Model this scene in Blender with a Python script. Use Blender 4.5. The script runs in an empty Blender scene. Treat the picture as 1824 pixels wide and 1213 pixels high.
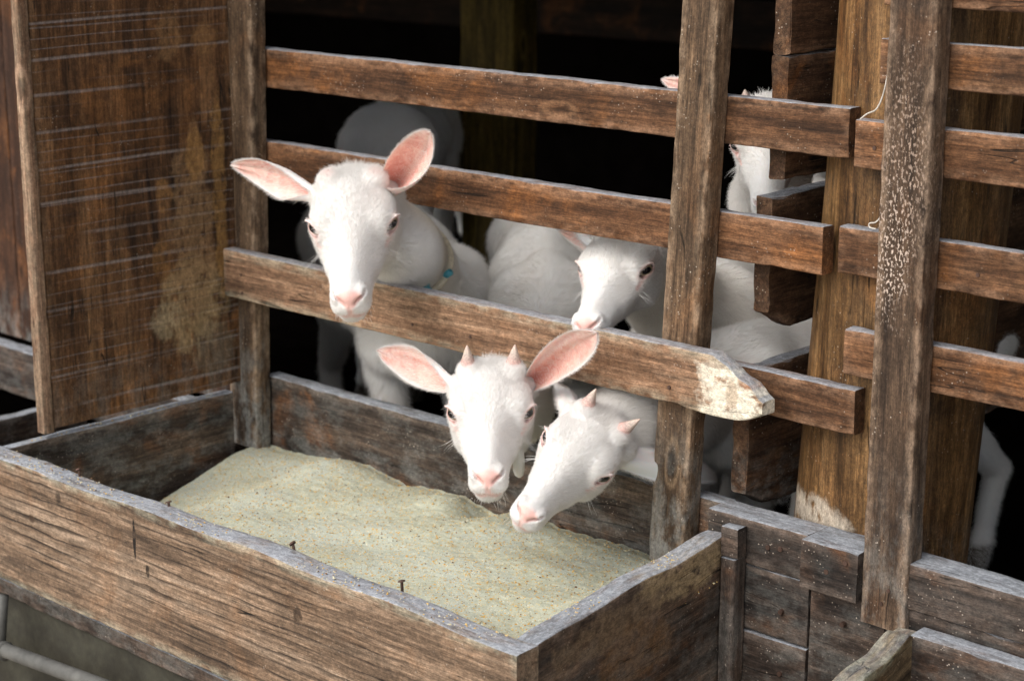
import bpy, bmesh, math, random
import numpy as np
from mathutils import Vector, Matrix, noise as mnoise
random.seed(7); rng = np.random.default_rng(7)
sc = bpy.context.scene
col = sc.collection
# ------------------------------------------------------------------ camera, sky, sun, exposure
YAW, PITCH = math.radians(43.1), math.radians(14.4)
CAM = Vector((1.694, -2.119, 1.623))
hd = Vector((-math.sin(YAW), math.cos(YAW), 0)); RT = Vector((math.cos(YAW), math.sin(YAW), 0))
FW = hd * math.cos(PITCH) + Vector((0, 0, -math.sin(PITCH))); UP = RT.cross(FW)
cd = bpy.data.cameras.new('camera'); cam = bpy.data.objects.new('camera', cd); col.objects.link(cam)
cam.matrix_world = Matrix(((RT.x, UP.x, -FW.x, CAM.x), (RT.y, UP.y, -FW.y, CAM.y), (RT.z, UP.z, -FW.z, CAM.z), (0, 0, 0, 1)))
cd.sensor_width = 36; cd.lens = 3423 / 1824 * 36; cd.clip_end = 500
cd.dof.use_dof = True; cd.dof.focus_distance = 2.66; cd.dof.aperture_fstop = 5.6
sc.camera = cam
w = bpy.data.worlds.new('World'); sc.world = w; w.use_nodes = True
SUN_DIR = Vector((-.16, -.95, .90)).normalized()          # towards the sun
sky = w.node_tree.nodes.new('ShaderNodeTexSky'); sky.sky_type = 'NISHITA'; sky.sun_disc = False
sky.sun_elevation = math.asin(SUN_DIR.z); sky.sun_rotation = math.atan2(SUN_DIR.x, SUN_DIR.y)
sky.dust_density = 3; sky.air_density = 1.0; sky.ozone_density = .6
hs = w.node_tree.nodes.new('ShaderNodeHueSaturation'); hs.inputs['Saturation'].default_value = .32
w.node_tree.links.new(sky.outputs[0], hs.inputs['Color']); w.node_tree.links.new(hs.outputs[0], w.node_tree.nodes['Background'].inputs[0])
w.node_tree.nodes['Background'].inputs[1].default_value = .15
sl = bpy.data.lights.new('sun', 'SUN'); sl.energy = .88; sl.angle = math.radians(55); sl.color = (1, .95, .88)
so = bpy.data.objects.new('sun', sl); col.objects.link(so); so.rotation_euler = SUN_DIR.to_track_quat('Z', 'Y').to_euler()
sc.view_settings.view_transform = 'Standard'; sc.view_settings.look = 'None'; sc.view_settings.gamma = 1
sc.view_settings.exposure = .70
sc.cycles.use_denoising = True

# ------------------------------------------------------------------ layout helper: a pixel of the photo meets a real plane
def ray(px, py): return FW * 3423 + RT * (px - 912) + UP * (606.5 - py)
def onY(px, py, y=0.): d = ray(px, py); return CAM + d * ((y - CAM.y) / d.y)
def onX(px, py, x=0.): d = ray(px, py); return CAM + d * ((x - CAM.x) / d.x)
def onZ(px, py, z=0.): d = ray(px, py); return CAM + d * ((z - CAM.z) / d.z)

def link(name, me, mat=None, parent=None):
    o = bpy.data.objects.new(name, me); col.objects.link(o)
    if mat: me.materials.append(mat)
    if parent: o.parent = parent
    return o
def thing(name, label, cat, loc=(0, 0, 0), group=None):
    o = bpy.data.objects.new(name, None); col.objects.link(o); o.location = loc; o.empty_display_size = .1
    o['label'] = label; o['category'] = cat
    if group: o['group'] = group
    return o
def tag(o, label, cat, group=None):
    o['label'] = label; o['category'] = cat
    if group: o['group'] = group
    return o

# ------------------------------------------------------------------ node helper
class NT:
    def __init__(s, name):
        s.m = bpy.data.materials.new(name); s.m.use_nodes = True; s.t = s.m.node_tree; s.n = s.t.nodes; s.l = s.t.links
        s.b = s.n['Principled BSDF']; s.out = s.n['Material Output']
    def new(s, ty, **kw):
        n = s.n.new(ty)
        for k, v in kw.items(): setattr(n, k, v)
        return n
    def put(s, sock, v):
        if isinstance(v, bpy.types.NodeSocket): s.l.new(v, sock)
        elif isinstance(v, (int, float)) or not hasattr(sock.default_value, '__len__'): sock.default_value = v
        else: sock.default_value = tuple(v) + ((1,) if len(sock.default_value) == 4 and len(v) == 3 else ())
    def math(s, op, a, b=0., c=0., clamp=False):
        n = s.new('ShaderNodeMath', operation=op, use_clamp=clamp)
        for i, v in enumerate((a, b, c)): s.put(n.inputs[i], v)
        return n.outputs[0]
    def vmul(s, a, b, op='MULTIPLY'):
        n = s.new('ShaderNodeVectorMath', operation=op); s.put(n.inputs[0], a); s.put(n.inputs[1], b); return n.outputs[0]
    def noise(s, v, scale=1., det=4., rough=.55, dist=0.):
        n = s.new('ShaderNodeTexNoise'); s.put(n.inputs['Vector'], v)
        n.inputs['Scale'].default_value = scale; n.inputs['Detail'].default_value = det
        n.inputs['Roughness'].default_value = rough; n.inputs['Distortion'].default_value = dist
        return n.outputs[0]
    def mr(s, v, a, b, c=0., d=1.):
        n = s.new('ShaderNodeMapRange', interpolation_type='SMOOTHSTEP'); s.put(n.inputs[0], v)
        for i, q in enumerate((a, b, c, d)): n.inputs[i + 1].default_value = q
        return n.outputs[0]
    def mix(s, f, a, b, mode='MIX'):
        n = s.new('ShaderNodeMix', data_type='RGBA', blend_type=mode); n.clamp_factor = True
        s.put(n.inputs[0], f); s.put(n.inputs[6], a); s.put(n.inputs[7], b); return n.outputs[2]
    def ramp(s, v, stops):
        n = s.new('ShaderNodeValToRGB'); e = n.color_ramp.elements
        while len(e) < len(stops): e.new(.5)
        for i, (p, c) in enumerate(stops): e[i].position = p; e[i].color = (*c, 1)
        s.put(n.inputs[0], v); return n.outputs[0]
    def bump(s, hgt, strength=.5, dist=.002, prev=None):
        n = s.new('ShaderNodeBump'); n.inputs['Strength'].default_value = strength; n.inputs['Distance'].default_value = dist
        s.put(n.inputs['Height'], hgt)
        if prev: s.l.new(prev, n.inputs['Normal'])
        return n.outputs[0]
    def coord(s, rand=True):
        tc = s.new('ShaderNodeTexCoord').outputs['Object']
        if not rand: return tc
        r = s.new('ShaderNodeObjectInfo').outputs['Random']
        c = s.new('ShaderNodeCombineXYZ'); q = s.math('MULTIPLY', r, 37.)
        for i in range(3): s.put(c.inputs[i], q)
        return s.vmul(tc, c.outputs[0], 'ADD')
    def attr(s, name): return s.new('ShaderNodeAttribute', attribute_name=name).outputs['Fac']
    def nz(s): 
        x = s.new('ShaderNodeSeparateXYZ'); s.l.new(s.new('ShaderNodeNewGeometry').outputs['True Normal'], x.inputs[0]); return x.outputs
    def pos(s):
        x = s.new('ShaderNodeSeparateXYZ'); s.l.new(s.new('ShaderNodeNewGeometry').outputs['Position'], x.inputs[0]); return x.outputs

DUST = (.36, .385, .42)
PANEL_PATCH = [((.165, 0, .300), (.085, .5, .075), (.40, .27, .14), 0.61), ((.29, 0, .305), (.16, .5, .050), (.30, .17, .085), 0.58), ((.42, 0, .312), (.045, .5, .022), (.33, .16, .05), 0.65),
               ((.36, 0, .365), (.20, .5, .016), (.32, .16, .05), 0.65), ((.145, 0, .235), (.035, .5, .035), (.34, .26, .16), 0.58), ((.25, 0, .235), (.035, .5, .022), (.26, .12, .04), 0.58), ((.36, 0, .245), (.030, .5, .020), (.32, .15, .05), 0.58),
               ((.63, 0, .27), (.05, .5, .03), (.28, .14, .06), 0.58), ((.62, 0, .35), (.03, .5, .03), (.27, .13, .05), 0.58), ((.075, 0, .34), (.05, .5, .05), (.20, .15, .10), 0.43)]
def wood(name, dark=(.035, .02, .012), mid=(.12, .06, .03), light=(.22, .13, .075), orange=.35, stain=.5, dust=.8,
         low=0., lowz=(.60, .86), speck=.25, edge=.6, rings=0., saw=0., patch=None, rough=.8, wet=0., sat=1.0):
    T = NT(name); P = T.coord(); O = T.coord(False)
    g = T.noise(T.vmul(P, (2.2, 34, 34)), 1, 7, .62, .7)
    g2 = T.noise(T.vmul(P, (5, 160, 160)), 1, 3, .6, .3)
    f = T.noise(T.vmul(P, (22, 620, 620)), 1, 2, .7)
    b = T.noise(P, 7, 5, .6, .6); b2 = T.noise(T.vmul(P, (3.5, 11, 11)), 1, 4, .6, .8)
    fleck = T.noise(T.vmul(P, (60, 190, 190)), 1, 2, .5)
    c = T.ramp(g, [(.30, dark), (.50, mid), (.72, light)])
    hgt = T.math('ADD', T.math('MULTIPLY', g, .6), T.math('ADD', T.math('MULTIPLY', g2, .5), T.math('MULTIPLY', f, .25)))
    if rings:
        wv = T.new('ShaderNodeTexWave', wave_type='BANDS', bands_direction='Z', wave_profile='SAW')
        T.put(wv.inputs['Vector'], T.vmul(P, (.16, 1, 1))); wv.inputs['Scale'].default_value = 17
        wv.inputs['Distortion'].default_value = 6.; wv.inputs['Detail'].default_value = 3.; wv.inputs['Detail Scale'].default_value = 1.3
        ln = T.mr(wv.outputs[1], .62, 1.)
        ln = T.math('MULTIPLY', ln, T.mr(T.noise(P, 4, 3), .35, .6, .25, 1.))
        c = T.mix(T.math('MULTIPLY', ln, rings), c, [q * .4 for q in dark]); hgt = T.math('SUBTRACT', hgt, T.math('MULTIPLY', ln, 1.2 * rings))
    c = T.mix(T.math('MULTIPLY', T.mr(b, .52, .68), orange), c, (.33, .13, .035))
    c = T.mix(T.math('MULTIPLY', T.mr(b2, .50, .66), stain), c, [q * .55 for q in dark])
    c = T.mix(.8, c, T.ramp(g2, [(.3, (.45, .45, .45)), (.7, (1.25, 1.25, 1.25))]), 'MULTIPLY')
    c = T.mix(.75, c, T.ramp(f, [(.3, (.45, .45, .45)), (.7, (1.35, 1.35, 1.35))]), 'MULTIPLY'); c = T.mix(.7, c, T.ramp(T.noise(T.vmul(P, (4, 13, 13)), 1.3, 6, .7, .5), [(.36, (.50, .48, .46)), (.62, (1.25, 1.25, 1.25))]), 'MULTIPLY')
    rnd = T.new('ShaderNodeObjectInfo').outputs['Random']
    c = T.mix(1., c, T.ramp(rnd, [(0, (.82, .82, .84)), (1, (1.18, 1.12, 1.08))]), 'MULTIPLY')
    if saw:                                                # pale circular-saw scratches across the board
        sv = T.vmul(O, (13.5, .8, .8)); n1 = T.noise(T.vmul(O, (5, 3, 3)), 1, 2)
        wv = T.new('ShaderNodeTexWave', wave_type='BANDS', bands_direction='X', wave_profile='SIN')
        T.put(wv.inputs['Vector'], T.vmul(T.vmul(O, (1, .06, .13)), (0, 0, 0), 'ADD')); wv.inputs['Scale'].default_value = 5.4
        wv.inputs['Distortion'].default_value = 1.3; wv.inputs['Detail'].default_value = 1; wv.inputs['Detail Scale'].default_value = 1.5
        l1 = T.mr(wv.outputs[1], .965, 1.)
        w2 = T.new('ShaderNodeTexWave', wave_type='BANDS', bands_direction='X', wave_profile='SIN')
        T.put(w2.inputs['Vector'], T.vmul(O, (1, .05, .11))); w2.inputs['Scale'].default_value = 17.3
        w2.inputs['Distortion'].default_value = 2.4; w2.inputs['Detail'].default_value = 2
        l2 = T.math('MULTIPLY', T.math('MULTIPLY', T.mr(w2.outputs[1], .92, 1.), .75), T.mr(T.noise(T.vmul(O, (9, 1.5, 1.5)), 1, 2), .38, .55))
        l = T.math('MULTIPLY', T.math('MAXIMUM', l1, l2), T.mr(T.noise(T.vmul(P, (12, 3, 3)), 1, 5, .7), .36, .58))
        c = T.mix(T.math('MULTIPLY', l, saw), c, (.31, .27, .26)); hgt = T.math('SUBTRACT', hgt, l)
    if speck:
        vo = T.new('ShaderNodeTexVoronoi'); T.put(vo.inputs['Vector'], T.vmul(P, (1, 1, 1))); vo.inputs['Scale'].default_value = 150
        k = T.math('MULTIPLY', T.mr(vo.outputs['Distance'], .22, .08), T.mr(T.noise(P, 22, 4), .55 - .12 * speck, .70 - .1 * speck))
        c = T.mix(T.math('MULTIPLY', k, min(1, .5 + speck)), c, (.48, .40, .33))
    kv = T.new('ShaderNodeTexVoronoi'); T.put(kv.inputs['Vector'], T.vmul(P, (3.2, 9, 9))); kv.inputs['Scale'].default_value = 1.
    kd = T.math('ADD', kv.outputs['Distance'], T.math('MULTIPLY', T.math('SUBTRACT', T.noise(P, 60, 3), .5), .05)); kc = T.new('ShaderNodeSeparateColor'); T.l.new(kv.outputs['Color'], kc.inputs[0]); kd = T.math('ADD', kd, T.math('MULTIPLY', T.math('LESS_THAN', kc.outputs[0], .62), 1.)); kn = T.mr(kd, .075, .045)
    c = T.mix(T.math('MULTIPLY', kn, .75), c, [q * .5 for q in dark]); c = T.mix(T.math('MULTIPLY', T.math('MULTIPLY', T.mr(kd, .15, .11), T.mr(kd, .07, .11)), .45), c, [q * 1.2 for q in light]); hgt = T.math('SUBTRACT', hgt, T.math('MULTIPLY', kn, .8))
    cr = T.math('MULTIPLY', T.mr(T.math('ABSOLUTE', T.math('SUBTRACT', T.noise(T.vmul(P, (2.2, 42, 42)), 1, 2, .5, .4), .5)), .010, .002), T.mr(T.noise(T.vmul(P, (6, 13, 13)), 1, 3), .54, .62))
    c = T.mix(T.math('MULTIPLY', cr, .9), c, (.008, .006, .004)); hgt = T.math('SUBTRACT', hgt, T.math('MULTIPLY', cr, 1.6))
    for p in (patch or []):                                # pale worn or chewed patches with a shape of their own
        cen, rad, pc, amt = p[:4]
        d = T.new('ShaderNodeVectorMath', operation='LENGTH'); T.put(d.inputs[0], T.vmul(T.vmul(O, [-q for q in cen], 'ADD'), [1 / q for q in rad]))
        dd = T.math('ADD', d.outputs['Value'], T.math('MULTIPLY', T.math('SUBTRACT', T.noise(P, 24, 6, .65), .5), 1.5))
        fm = T.math('MULTIPLY', T.mr(dd, 1.08, .72), T.mr(T.noise(T.vmul(P, (40, 60, 60)), 1, 4, .6), .30, .50)) if len(p) < 5 else T.math('MULTIPLY', T.mr(dd, 1.2, .4), T.mr(T.noise(T.vmul(P, (170, 330, 330)), 1, 2, .5), .55, .60))
        c = T.mix(T.math('MULTIPLY', fm, amt), c, pc)
    ed = T.attr('edge')
    en = T.mr(T.noise(T.vmul(P, (30, 60, 60)), 1, 4), .36, .6)
    c = T.mix(T.math('MULTIPLY', T.math('MULTIPLY', ed, en), edge), c, [min(.55, q * 1.7 + .06) for q in light])
    px = T.pos(); nz = T.nz()
    if low:                                                # meal dust knocked out of the trough clings low down
        lf = T.math('MULTIPLY', T.mr(px[2], lowz[1], lowz[0]), T.mr(T.noise(T.vmul(P, (16, 30, 30)), 1, 6, .7), .42, .62))
        c = T.mix(T.math('MULTIPLY', lf, low), c, (.30, .31, .29))
    up = T.math('MULTIPLY', T.mr(nz[2], .5, .9), T.mr(T.noise(T.vmul(P, (14, 60, 60)), 1, 5, .7), .30, .56, .35, 1.))
    c = T.mix(T.math('MULTIPLY', up, dust), c, DUST)
    c = T.mix(.6, c, T.ramp(fleck, [(.35, (.6, .6, .6)), (.65, (1.15, 1.15, 1.15))]), 'MULTIPLY')
    grit = T.noise(T.vmul(P, (260, 700, 700)), 1, 2, .8); gr2 = T.noise(P, 130, 5, .75)
    c = T.mix(.75, c, T.ramp(grit, [(.32, (.55, .55, .55)), (.68, (1.4, 1.4, 1.4))]), 'MULTIPLY'); c = T.mix(.7, c, T.ramp(gr2, [(.35, (.6, .6, .6)), (.65, (1.3, 1.3, 1.3))]), 'MULTIPLY')
    hgt = T.math('ADD', hgt, T.math('MULTIPLY', gr2, .45))
    if sat != 1:
        hq = T.new('ShaderNodeHueSaturation'); hq.inputs['Saturation'].default_value = sat; hq.inputs['Value'].default_value = 1.0; hq.inputs['Hue'].default_value = .506; T.put(hq.inputs['Color'], c); c = hq.outputs[0]
    T.put(T.b.inputs['Base Color'], c); T.b.inputs['Roughness'].default_value = rough
    if wet: T.put(T.b.inputs['Roughness'], T.mr(b, .3, .7, rough - wet, rough))
    T.b.inputs['Specular IOR Level'].default_value = .25
    T.put(T.b.inputs['Normal'], T.bump(hgt, .75, .0022))
    return T.m

W_RAIL = wood('rail_wood', dark=(.045, .023, .012), mid=(.145, .07, .033), light=(.28, .148, .075), orange=.5, stain=.6, speck=.3, edge=.35)
W_RAILPALE = wood('pale_rail_wood', dark=(.17, .095, .056), mid=(.37, .22, .13), light=(.50, .33, .21), orange=.25, stain=.2, speck=.15, edge=.3,
                  patch=[((1.128, 0, .032), (.072, .3, .060), (.80, .72, .58), 1.), ((1.10, 0, .07), (.03, .3, .008), (.25, .15, .09), .6), ((1.12, 0, .03), (.012, .3, .022), (.34, .22, .13), .55), ((1.145, 0, .055), (.018, .3, .014), (.30, .12, .05), .9), ((.92, 0, .015), (.10, .3, .03), (.20, .10, .05), .5)])
W_POST = wood('post_wood', dark=(.045, .028, .017), mid=(.145, .085, .047), light=(.26, .165, .095), orange=.22, stain=.5, speck=.55, edge=.4, sat=.92, low=.75, lowz=(.55, .86))
W_POSTS = wood('scarred_post_wood', dark=(.05, .032, .022), mid=(.14, .088, .054), light=(.24, .16, .10), orange=.15, stain=.35, speck=.45, edge=.4, low=.35, lowz=(.55, .9),
               patch=[((.62, 0, .03), (.17, .3, .045), (.42, .31, .24), .75, 1), ((.52, 0, .02), (.10, .3, .03), (.58, .46, .38), .95, 1)])
W_FRONT = wood('trough_front_wood', dark=(.11, .068, .042), mid=(.30, .185, .112), light=(.44, .305, .205), orange=.3, stain=.2, dust=.95, speck=.1, rings=1., edge=.3, sat=.9,
               patch=[((1.245, 0, .145), (.010, .3, .014), (.05, .028, .016), .9), ((1.18, 0, .020), (.022, .3, .008), (.07, .04, .02), .8), ((.875, 0, .165), (.0035, .3, .034), (.015, .01, .008), 1.), ((.905, 0, .120), (.006, .3, .012), (.02, .012, .008), .9),
                      ((.60, 0, .13), (.010, .3, .008), (.06, .03, .015), .8), ((.68, 0, .185), (.007, .3, .010), (.03, .018, .012), .8), ((.55, 0, .04), (.05, .3, .010), (.05, .03, .02), .6)])
W_TROUGH = wood('trough_wood', dark=(.022, .018, .016), mid=(.075, .058, .045), light=(.19, .14, .10), orange=.35, stain=.5, dust=.95, low=.5, lowz=(.4, .85), speck=.4, edge=.3)
W_END = wood('trough_end_wood', dark=(.016, .011, .009), mid=(.095, .066, .047), light=(.20, .14, .095), orange=.25, stain=.45, dust=.9, low=.3, lowz=(.4, .75), speck=.6, edge=.3,
             patch=[((.36, 0, .215), (.13, .3, .040), (.40, .29, .16), .9), ((.18, 0, .195), (.15, .3, .030), (.22, .15, .09), .8), ((.24, 0, .14), (.10, .3, .05), (.20, .11, .05), .7), ((.12, 0, .08), (.06, .3, .04), (.15, .09, .05), .6)])
W_PANEL = wood('divider_wood', dark=(.020, .009, .005), mid=(.135, .062, .027), light=(.23, .118, .054), orange=.4, stain=.35, dust=.5, sat=.97, speck=.2, saw=.55, edge=.15, low=.25, lowz=(.6, .85),
               patch=PANEL_PATCH)
W_LATH = wood('lath_wood', dark=(.16, .09, .055), mid=(.34, .21, .13), light=(.46, .30, .20), orange=.15, stain=.1, dust=.3, speck=.1, edge=.1)
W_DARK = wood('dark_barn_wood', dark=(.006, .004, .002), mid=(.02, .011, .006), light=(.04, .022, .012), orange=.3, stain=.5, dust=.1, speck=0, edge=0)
W_BROWN = wood('brown_barn_wood', dark=(.016, .008, .005), mid=(.055, .024, .012), light=(.11, .05, .024), orange=.4, stain=.45, dust=.3, speck=.1, edge=.1, low=.5, lowz=(.55, .75))
W_LOG = wood('log_wood', dark=(.06, .028, .010), mid=(.22, .12, .046), light=(.36, .22, .10), orange=.3, stain=.5, sat=1, dust=.3, speck=.25, edge=0, rough=.62, wet=.25, low=.2, lowz=(.66, .72),
             patch=[((.335, -.05, -.11), (.036, .085, .10), (.52, .45, .36), .8)])
W_STUB = wood('partition_wood', dark=(.03, .018, .011), mid=(.105, .056, .03), light=(.19, .11, .06), orange=.5, stain=.5, speck=.5, edge=.3, low=.5, lowz=(.65, .8))
W_MUSTARD = wood('mossy_post_wood', dark=(.05, .035, .008), mid=(.15, .105, .02), light=(.24, .17, .04), orange=.1, stain=.4, dust=.1, speck=0, edge=0)
W_BASE = wood('base_wood', dark=(.020, .016, .014), mid=(.06, .045, .036), light=(.14, .10, .075), orange=.2, stain=.5, dust=.85, low=.25, lowz=(.4, .8), speck=.7, edge=.3)

# ------------------------------------------------------------------ planks: rough-sawn boards, local X along the board
def plank_mesh(name, L, T_, Hh, seed=0, amp=.0011, wear=.0016, bev=.0028, top=None, bot=None, cap_tilt=(0, 0), step=.014, bow=0.):
    """x 0..L, y 0..T_ (thickness), z 0..Hh; top/bot: functions of x giving the edge height"""
    n = max(2, int(L / step)); xs = [L * i / n for i in range(n + 1)]
    ny, nz_ = max(1, int(T_ / .012)), max(2, int(Hh / .014))
    ring = []
    def side(a, b, k):
        return [(a[0] + (b[0] - a[0]) * t / k, a[1] + (b[1] - a[1]) * t / k, 0) for t in range(1, k)]
    B = bev
    cs = [((0, B), (0, 0), (B, 0)), ((T_ - B, 0), (T_, 0), (T_, B)), ((T_, Hh - B), (T_, Hh), (T_ - B, Hh)), ((B, Hh), (0, Hh), (0, Hh - B))]
    def corner(c3):
        (a, c, b) = c3; m = ((a[0] + b[0]) * .25 + c[0] * .5, (a[1] + b[1]) * .25 + c[1] * .5); return [(a[0], a[1], .5), (m[0], m[1], 1), (b[0], b[1], .5)]
    for i in range(4):
        ring += corner(cs[i]); ring += side(cs[i][2], cs[(i + 1) % 4][0], ny if i % 2 == 0 else nz_)
    m = len(ring); V = []; E = []
    for x in xs:
        zt = top(x) if top else Hh; zb = bot(x) if bot else 0.
        for (y, z, e) in ring:
            s = Vector((x * 9 + seed * 13.7, y * 30, z * 30))
            q = mnoise.noise_vector(s) * amp + mnoise.noise_vector(s * 4.1) * amp * .5
            if e:
                wv = max(0, mnoise.noise(Vector((x * 28 + seed * 3.1, y * 50, z * 50)))) * wear * e * 2
                q = q + Vector((0, (T_ / 2 - y) , (Hh / 2 - z))).normalized() * wv
            zz = zb + (zt - zb) * z / Hh
            X = x
            if x == 0: X += cap_tilt[0] * (z / Hh)
            if x == L: X += cap_tilt[1] * (z / Hh)
            V.append((X + (q.x if 0 < x < L else q.x * .8), y + q.y + bow * 4 * x * (L - x) / L / L, zz + q.z)); E.append(float(e > .4) if x not in (0, L) else (1. if e else .6))
    F = []
    for i in range(n):
        for j in range(m):
            a = i * m + j; b = i * m + (j + 1) % m; F.append((a, b, b + m, a + m))
    nb = len(V); V += V[:m] + V[n * m:(n + 1) * m]; E += E[:m] + E[n * m:(n + 1) * m]
    # caps: inner ring slightly sunk so the end grain reads
    for k, (o, x, sg) in enumerate(((nb, 0, 1), (nb + m, L, -1))):
        base = len(V)
        for j in range(m):
            v = V[o + j]; zt = top(x) if top else Hh; zb = bot(x) if bot else 0.; cy, cz = T_ / 2, (zt + zb) / 2
            V.append((v[0], v[1] + (cy - v[1]) * .08, v[2] + (cz - v[2]) * .06)); E.append(.2)
        for j in range(m):
            a, b = o + j, o + (j + 1) % m; c, d = base + (j + 1) % m, base + j
            F.append((a, d, c, b) if sg > 0 else (a, b, c, d))
        F.append(tuple(base + j for j in (range(m - 1, -1, -1) if sg > 0 else range(m))))
    me = bpy.data.meshes.new(name); me.from_pydata(V, [], F)
    bm = bmesh.new(); bm.from_mesh(me); bmesh.ops.recalc_face_normals(bm, faces=bm.faces); bm.to_mesh(me); bm.free()
    me.polygons.foreach_set('use_smooth', [len(p.vertices) == 4 for p in me.polygons])
    at = me.attributes.new('edge', 'FLOAT', 'POINT'); at.data.foreach_set('value', E)
    return me
_s = [0]
def plank(name, p0, p1, zdir, th, h, mat, parent=None, **kw):
    """board whose lower near edge runs p0->p1; width grows along zdir, thickness away along x cross"""
    _s[0] += 1
    p0, p1 = Vector(p0), Vector(p1); X = (p1 - p0).normalized(); Z = Vector(zdir); Z = (Z - X * Z.dot(X)).normalized(); Y = Z.cross(X)
    me = plank_mesh(name, (p1 - p0).length, th, h, seed=kw.pop('seed', _s[0]), **kw)
    o = link(name, me, mat)
    M = Matrix(((X.x, Y.x, Z.x, p0.x), (X.y, Y.y, Z.y, p0.y), (X.z, Y.z, Z.z, p0.z), (0, 0, 0, 1)))
    if parent:
        o.parent = parent; M = Matrix.Translation(-parent.location) @ M
    o.matrix_local = M
    return o
UPZ = (0, 0, 1)

def cyl_bm(bm, a, b, r0, r1, n=12, cap=True):
    a, b = Vector(a), Vector(b); d = (b - a).normalized(); u = d.orthogonal().normalized(); v = d.cross(u); R = []
    for p, r in ((a, r0), (b, r1)):
        R.append([bm.verts.new(p + (u * math.cos(t) + v * math.sin(t)) * r) for t in [2 * math.pi * k / n for k in range(n)]])
    for k in range(n): bm.faces.new((R[0][k], R[0][(k + 1) % n], R[1][(k + 1) % n], R[1][k]))
    if cap: bm.faces.new(R[0][::-1]); bm.faces.new(R[1])
def tube_mesh(name, pts, r, n=10):
    bm = bmesh.new(); rings = []; rr = r if hasattr(r, '__len__') else [r] * len(pts); u = None
    for i, p in enumerate(pts):
        p = Vector(p); a = Vector(pts[max(0, i - 1)]); b = Vector(pts[min(len(pts) - 1, i + 1)]); d = (b - a).normalized()
        u = d.orthogonal().normalized() if u is None else (u - d * u.dot(d)).normalized(); v = d.cross(u)
        rings.append([bm.verts.new(p + (u * math.cos(t) + v * math.sin(t)) * rr[i]) for t in [2 * math.pi * k / n for k in range(n)]])
    for i in range(len(rings) - 1):
        for k in range(n): bm.faces.new((rings[i][k], rings[i][(k + 1) % n], rings[i + 1][(k + 1) % n], rings[i + 1][k]))
    bm.faces.new(rings[0][::-1]); bm.faces.new(rings[-1])
    for f in bm.faces: f.smooth = True
    bmesh.ops.recalc_face_normals(bm, faces=bm.faces)
    me = bpy.data.meshes.new(name); bm.to_mesh(me); bm.free(); return me
def plain(name, c, rough=.6, metal=0., nscale=40, var=.35):
    T = NT(name); n = T.noise(T.coord(), nscale, 5, .6)
    T.put(T.b.inputs['Base Color'], T.ramp(n, [(.3, [q * (1 - var) for q in c]), (.7, [min(1, q * (1 + var)) for q in c])]))
    T.b.inputs['Roughness'].default_value = rough; T.b.inputs['Metallic'].default_value = metal
    T.put(T.b.inputs['Normal'], T.bump(n, .3, .001)); return T.m
M_NAIL = plain('rusty_iron', (.10, .06, .045), .6, .6)
def nails(parent, pts, d=(0, -1, 0), r=.0032, out=.0015):
    for p in pts:
        bm = bmesh.new(); p = Vector(p); d = Vector(d); cyl_bm(bm, p - d * .004, p + d * out, r, r * .85, 10)
        me = bpy.data.meshes.new('nail_head'); bm.to_mesh(me); bm.free()
        o = link('nail_head', me, M_NAIL)
        if parent: o.parent = parent; o.location = -parent.location

# ------------------------------------------------------------------ the setting: ground, pen floor, barn shell
def sheet(name, x0, x1, y0, y1, z, mat, res=1.):
    bm = bmesh.new(); nx, ny = max(1, int((x1 - x0) / res)), max(1, int((y1 - y0) / res)); g = []
    for i in range(nx + 1): g.append([bm.verts.new((x0 + (x1 - x0) * i / nx, y0 + (y1 - y0) * j / ny, z + .01 * mnoise.noise(Vector((i * .7, j * .7, z))))) for j in range(ny + 1)])
    for i in range(nx):
        for j in range(ny): bm.faces.new((g[i][j], g[i + 1][j], g[i + 1][j + 1], g[i][j + 1]))
    me = bpy.data.meshes.new(name); bm.to_mesh(me); bm.free(); o = link(name, me, mat); o['kind'] = 'structure'; return o
M_GROUND = plain('earth', (.30, .25, .19), .95, 0, 3, .3)
sheet('ground', -40, 40, -60, 30, 0, M_GROUND, 2.)
barn = thing('barn', 'dark timber barn shell enclosing the goat pen behind the fence', 'barn', (0, 0, 0))
M_SHELL = plain('shade_black_boards', (.0045, .0035, .003), .95, 0, 12, .4); M_SHELL.node_tree.nodes['Principled BSDF'].inputs['Specular IOR Level'].default_value = 0  # near-black colour carries the deep shade inside the barn
def box_part(name, a, b, mat, parent):
    bm = bmesh.new(); bmesh.ops.create_cube(bm, size=1); s = Vector(b) - Vector(a); c = (Vector(a) + Vector(b)) / 2
    for v in bm.verts: v.co = Vector((v.co.x * s.x, v.co.y * s.y, v.co.z * s.z)) + c
    me = bpy.data.meshes.new(name); bm.to_mesh(me); bm.free(); return link(name, me, mat, parent)
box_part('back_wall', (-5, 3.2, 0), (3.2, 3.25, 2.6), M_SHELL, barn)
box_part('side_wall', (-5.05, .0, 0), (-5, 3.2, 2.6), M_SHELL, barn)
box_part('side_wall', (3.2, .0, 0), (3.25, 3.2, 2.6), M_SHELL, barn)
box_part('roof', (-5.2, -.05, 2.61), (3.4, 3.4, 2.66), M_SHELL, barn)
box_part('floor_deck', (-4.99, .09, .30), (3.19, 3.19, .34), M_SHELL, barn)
box_part('sky_block_header', (-4.99, .075, 1.82), (3.19, .11, 2.60), W_DARK, barn)  # unseen header, added to keep sky light out of the interior
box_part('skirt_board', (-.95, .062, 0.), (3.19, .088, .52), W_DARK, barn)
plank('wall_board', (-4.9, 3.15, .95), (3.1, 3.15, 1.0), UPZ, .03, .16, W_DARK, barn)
plank('wall_board', (-4.9, 2.4, 1.62), (-1.2, 2.4, 1.55), UPZ, .03, .13, W_DARK, barn)
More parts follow.
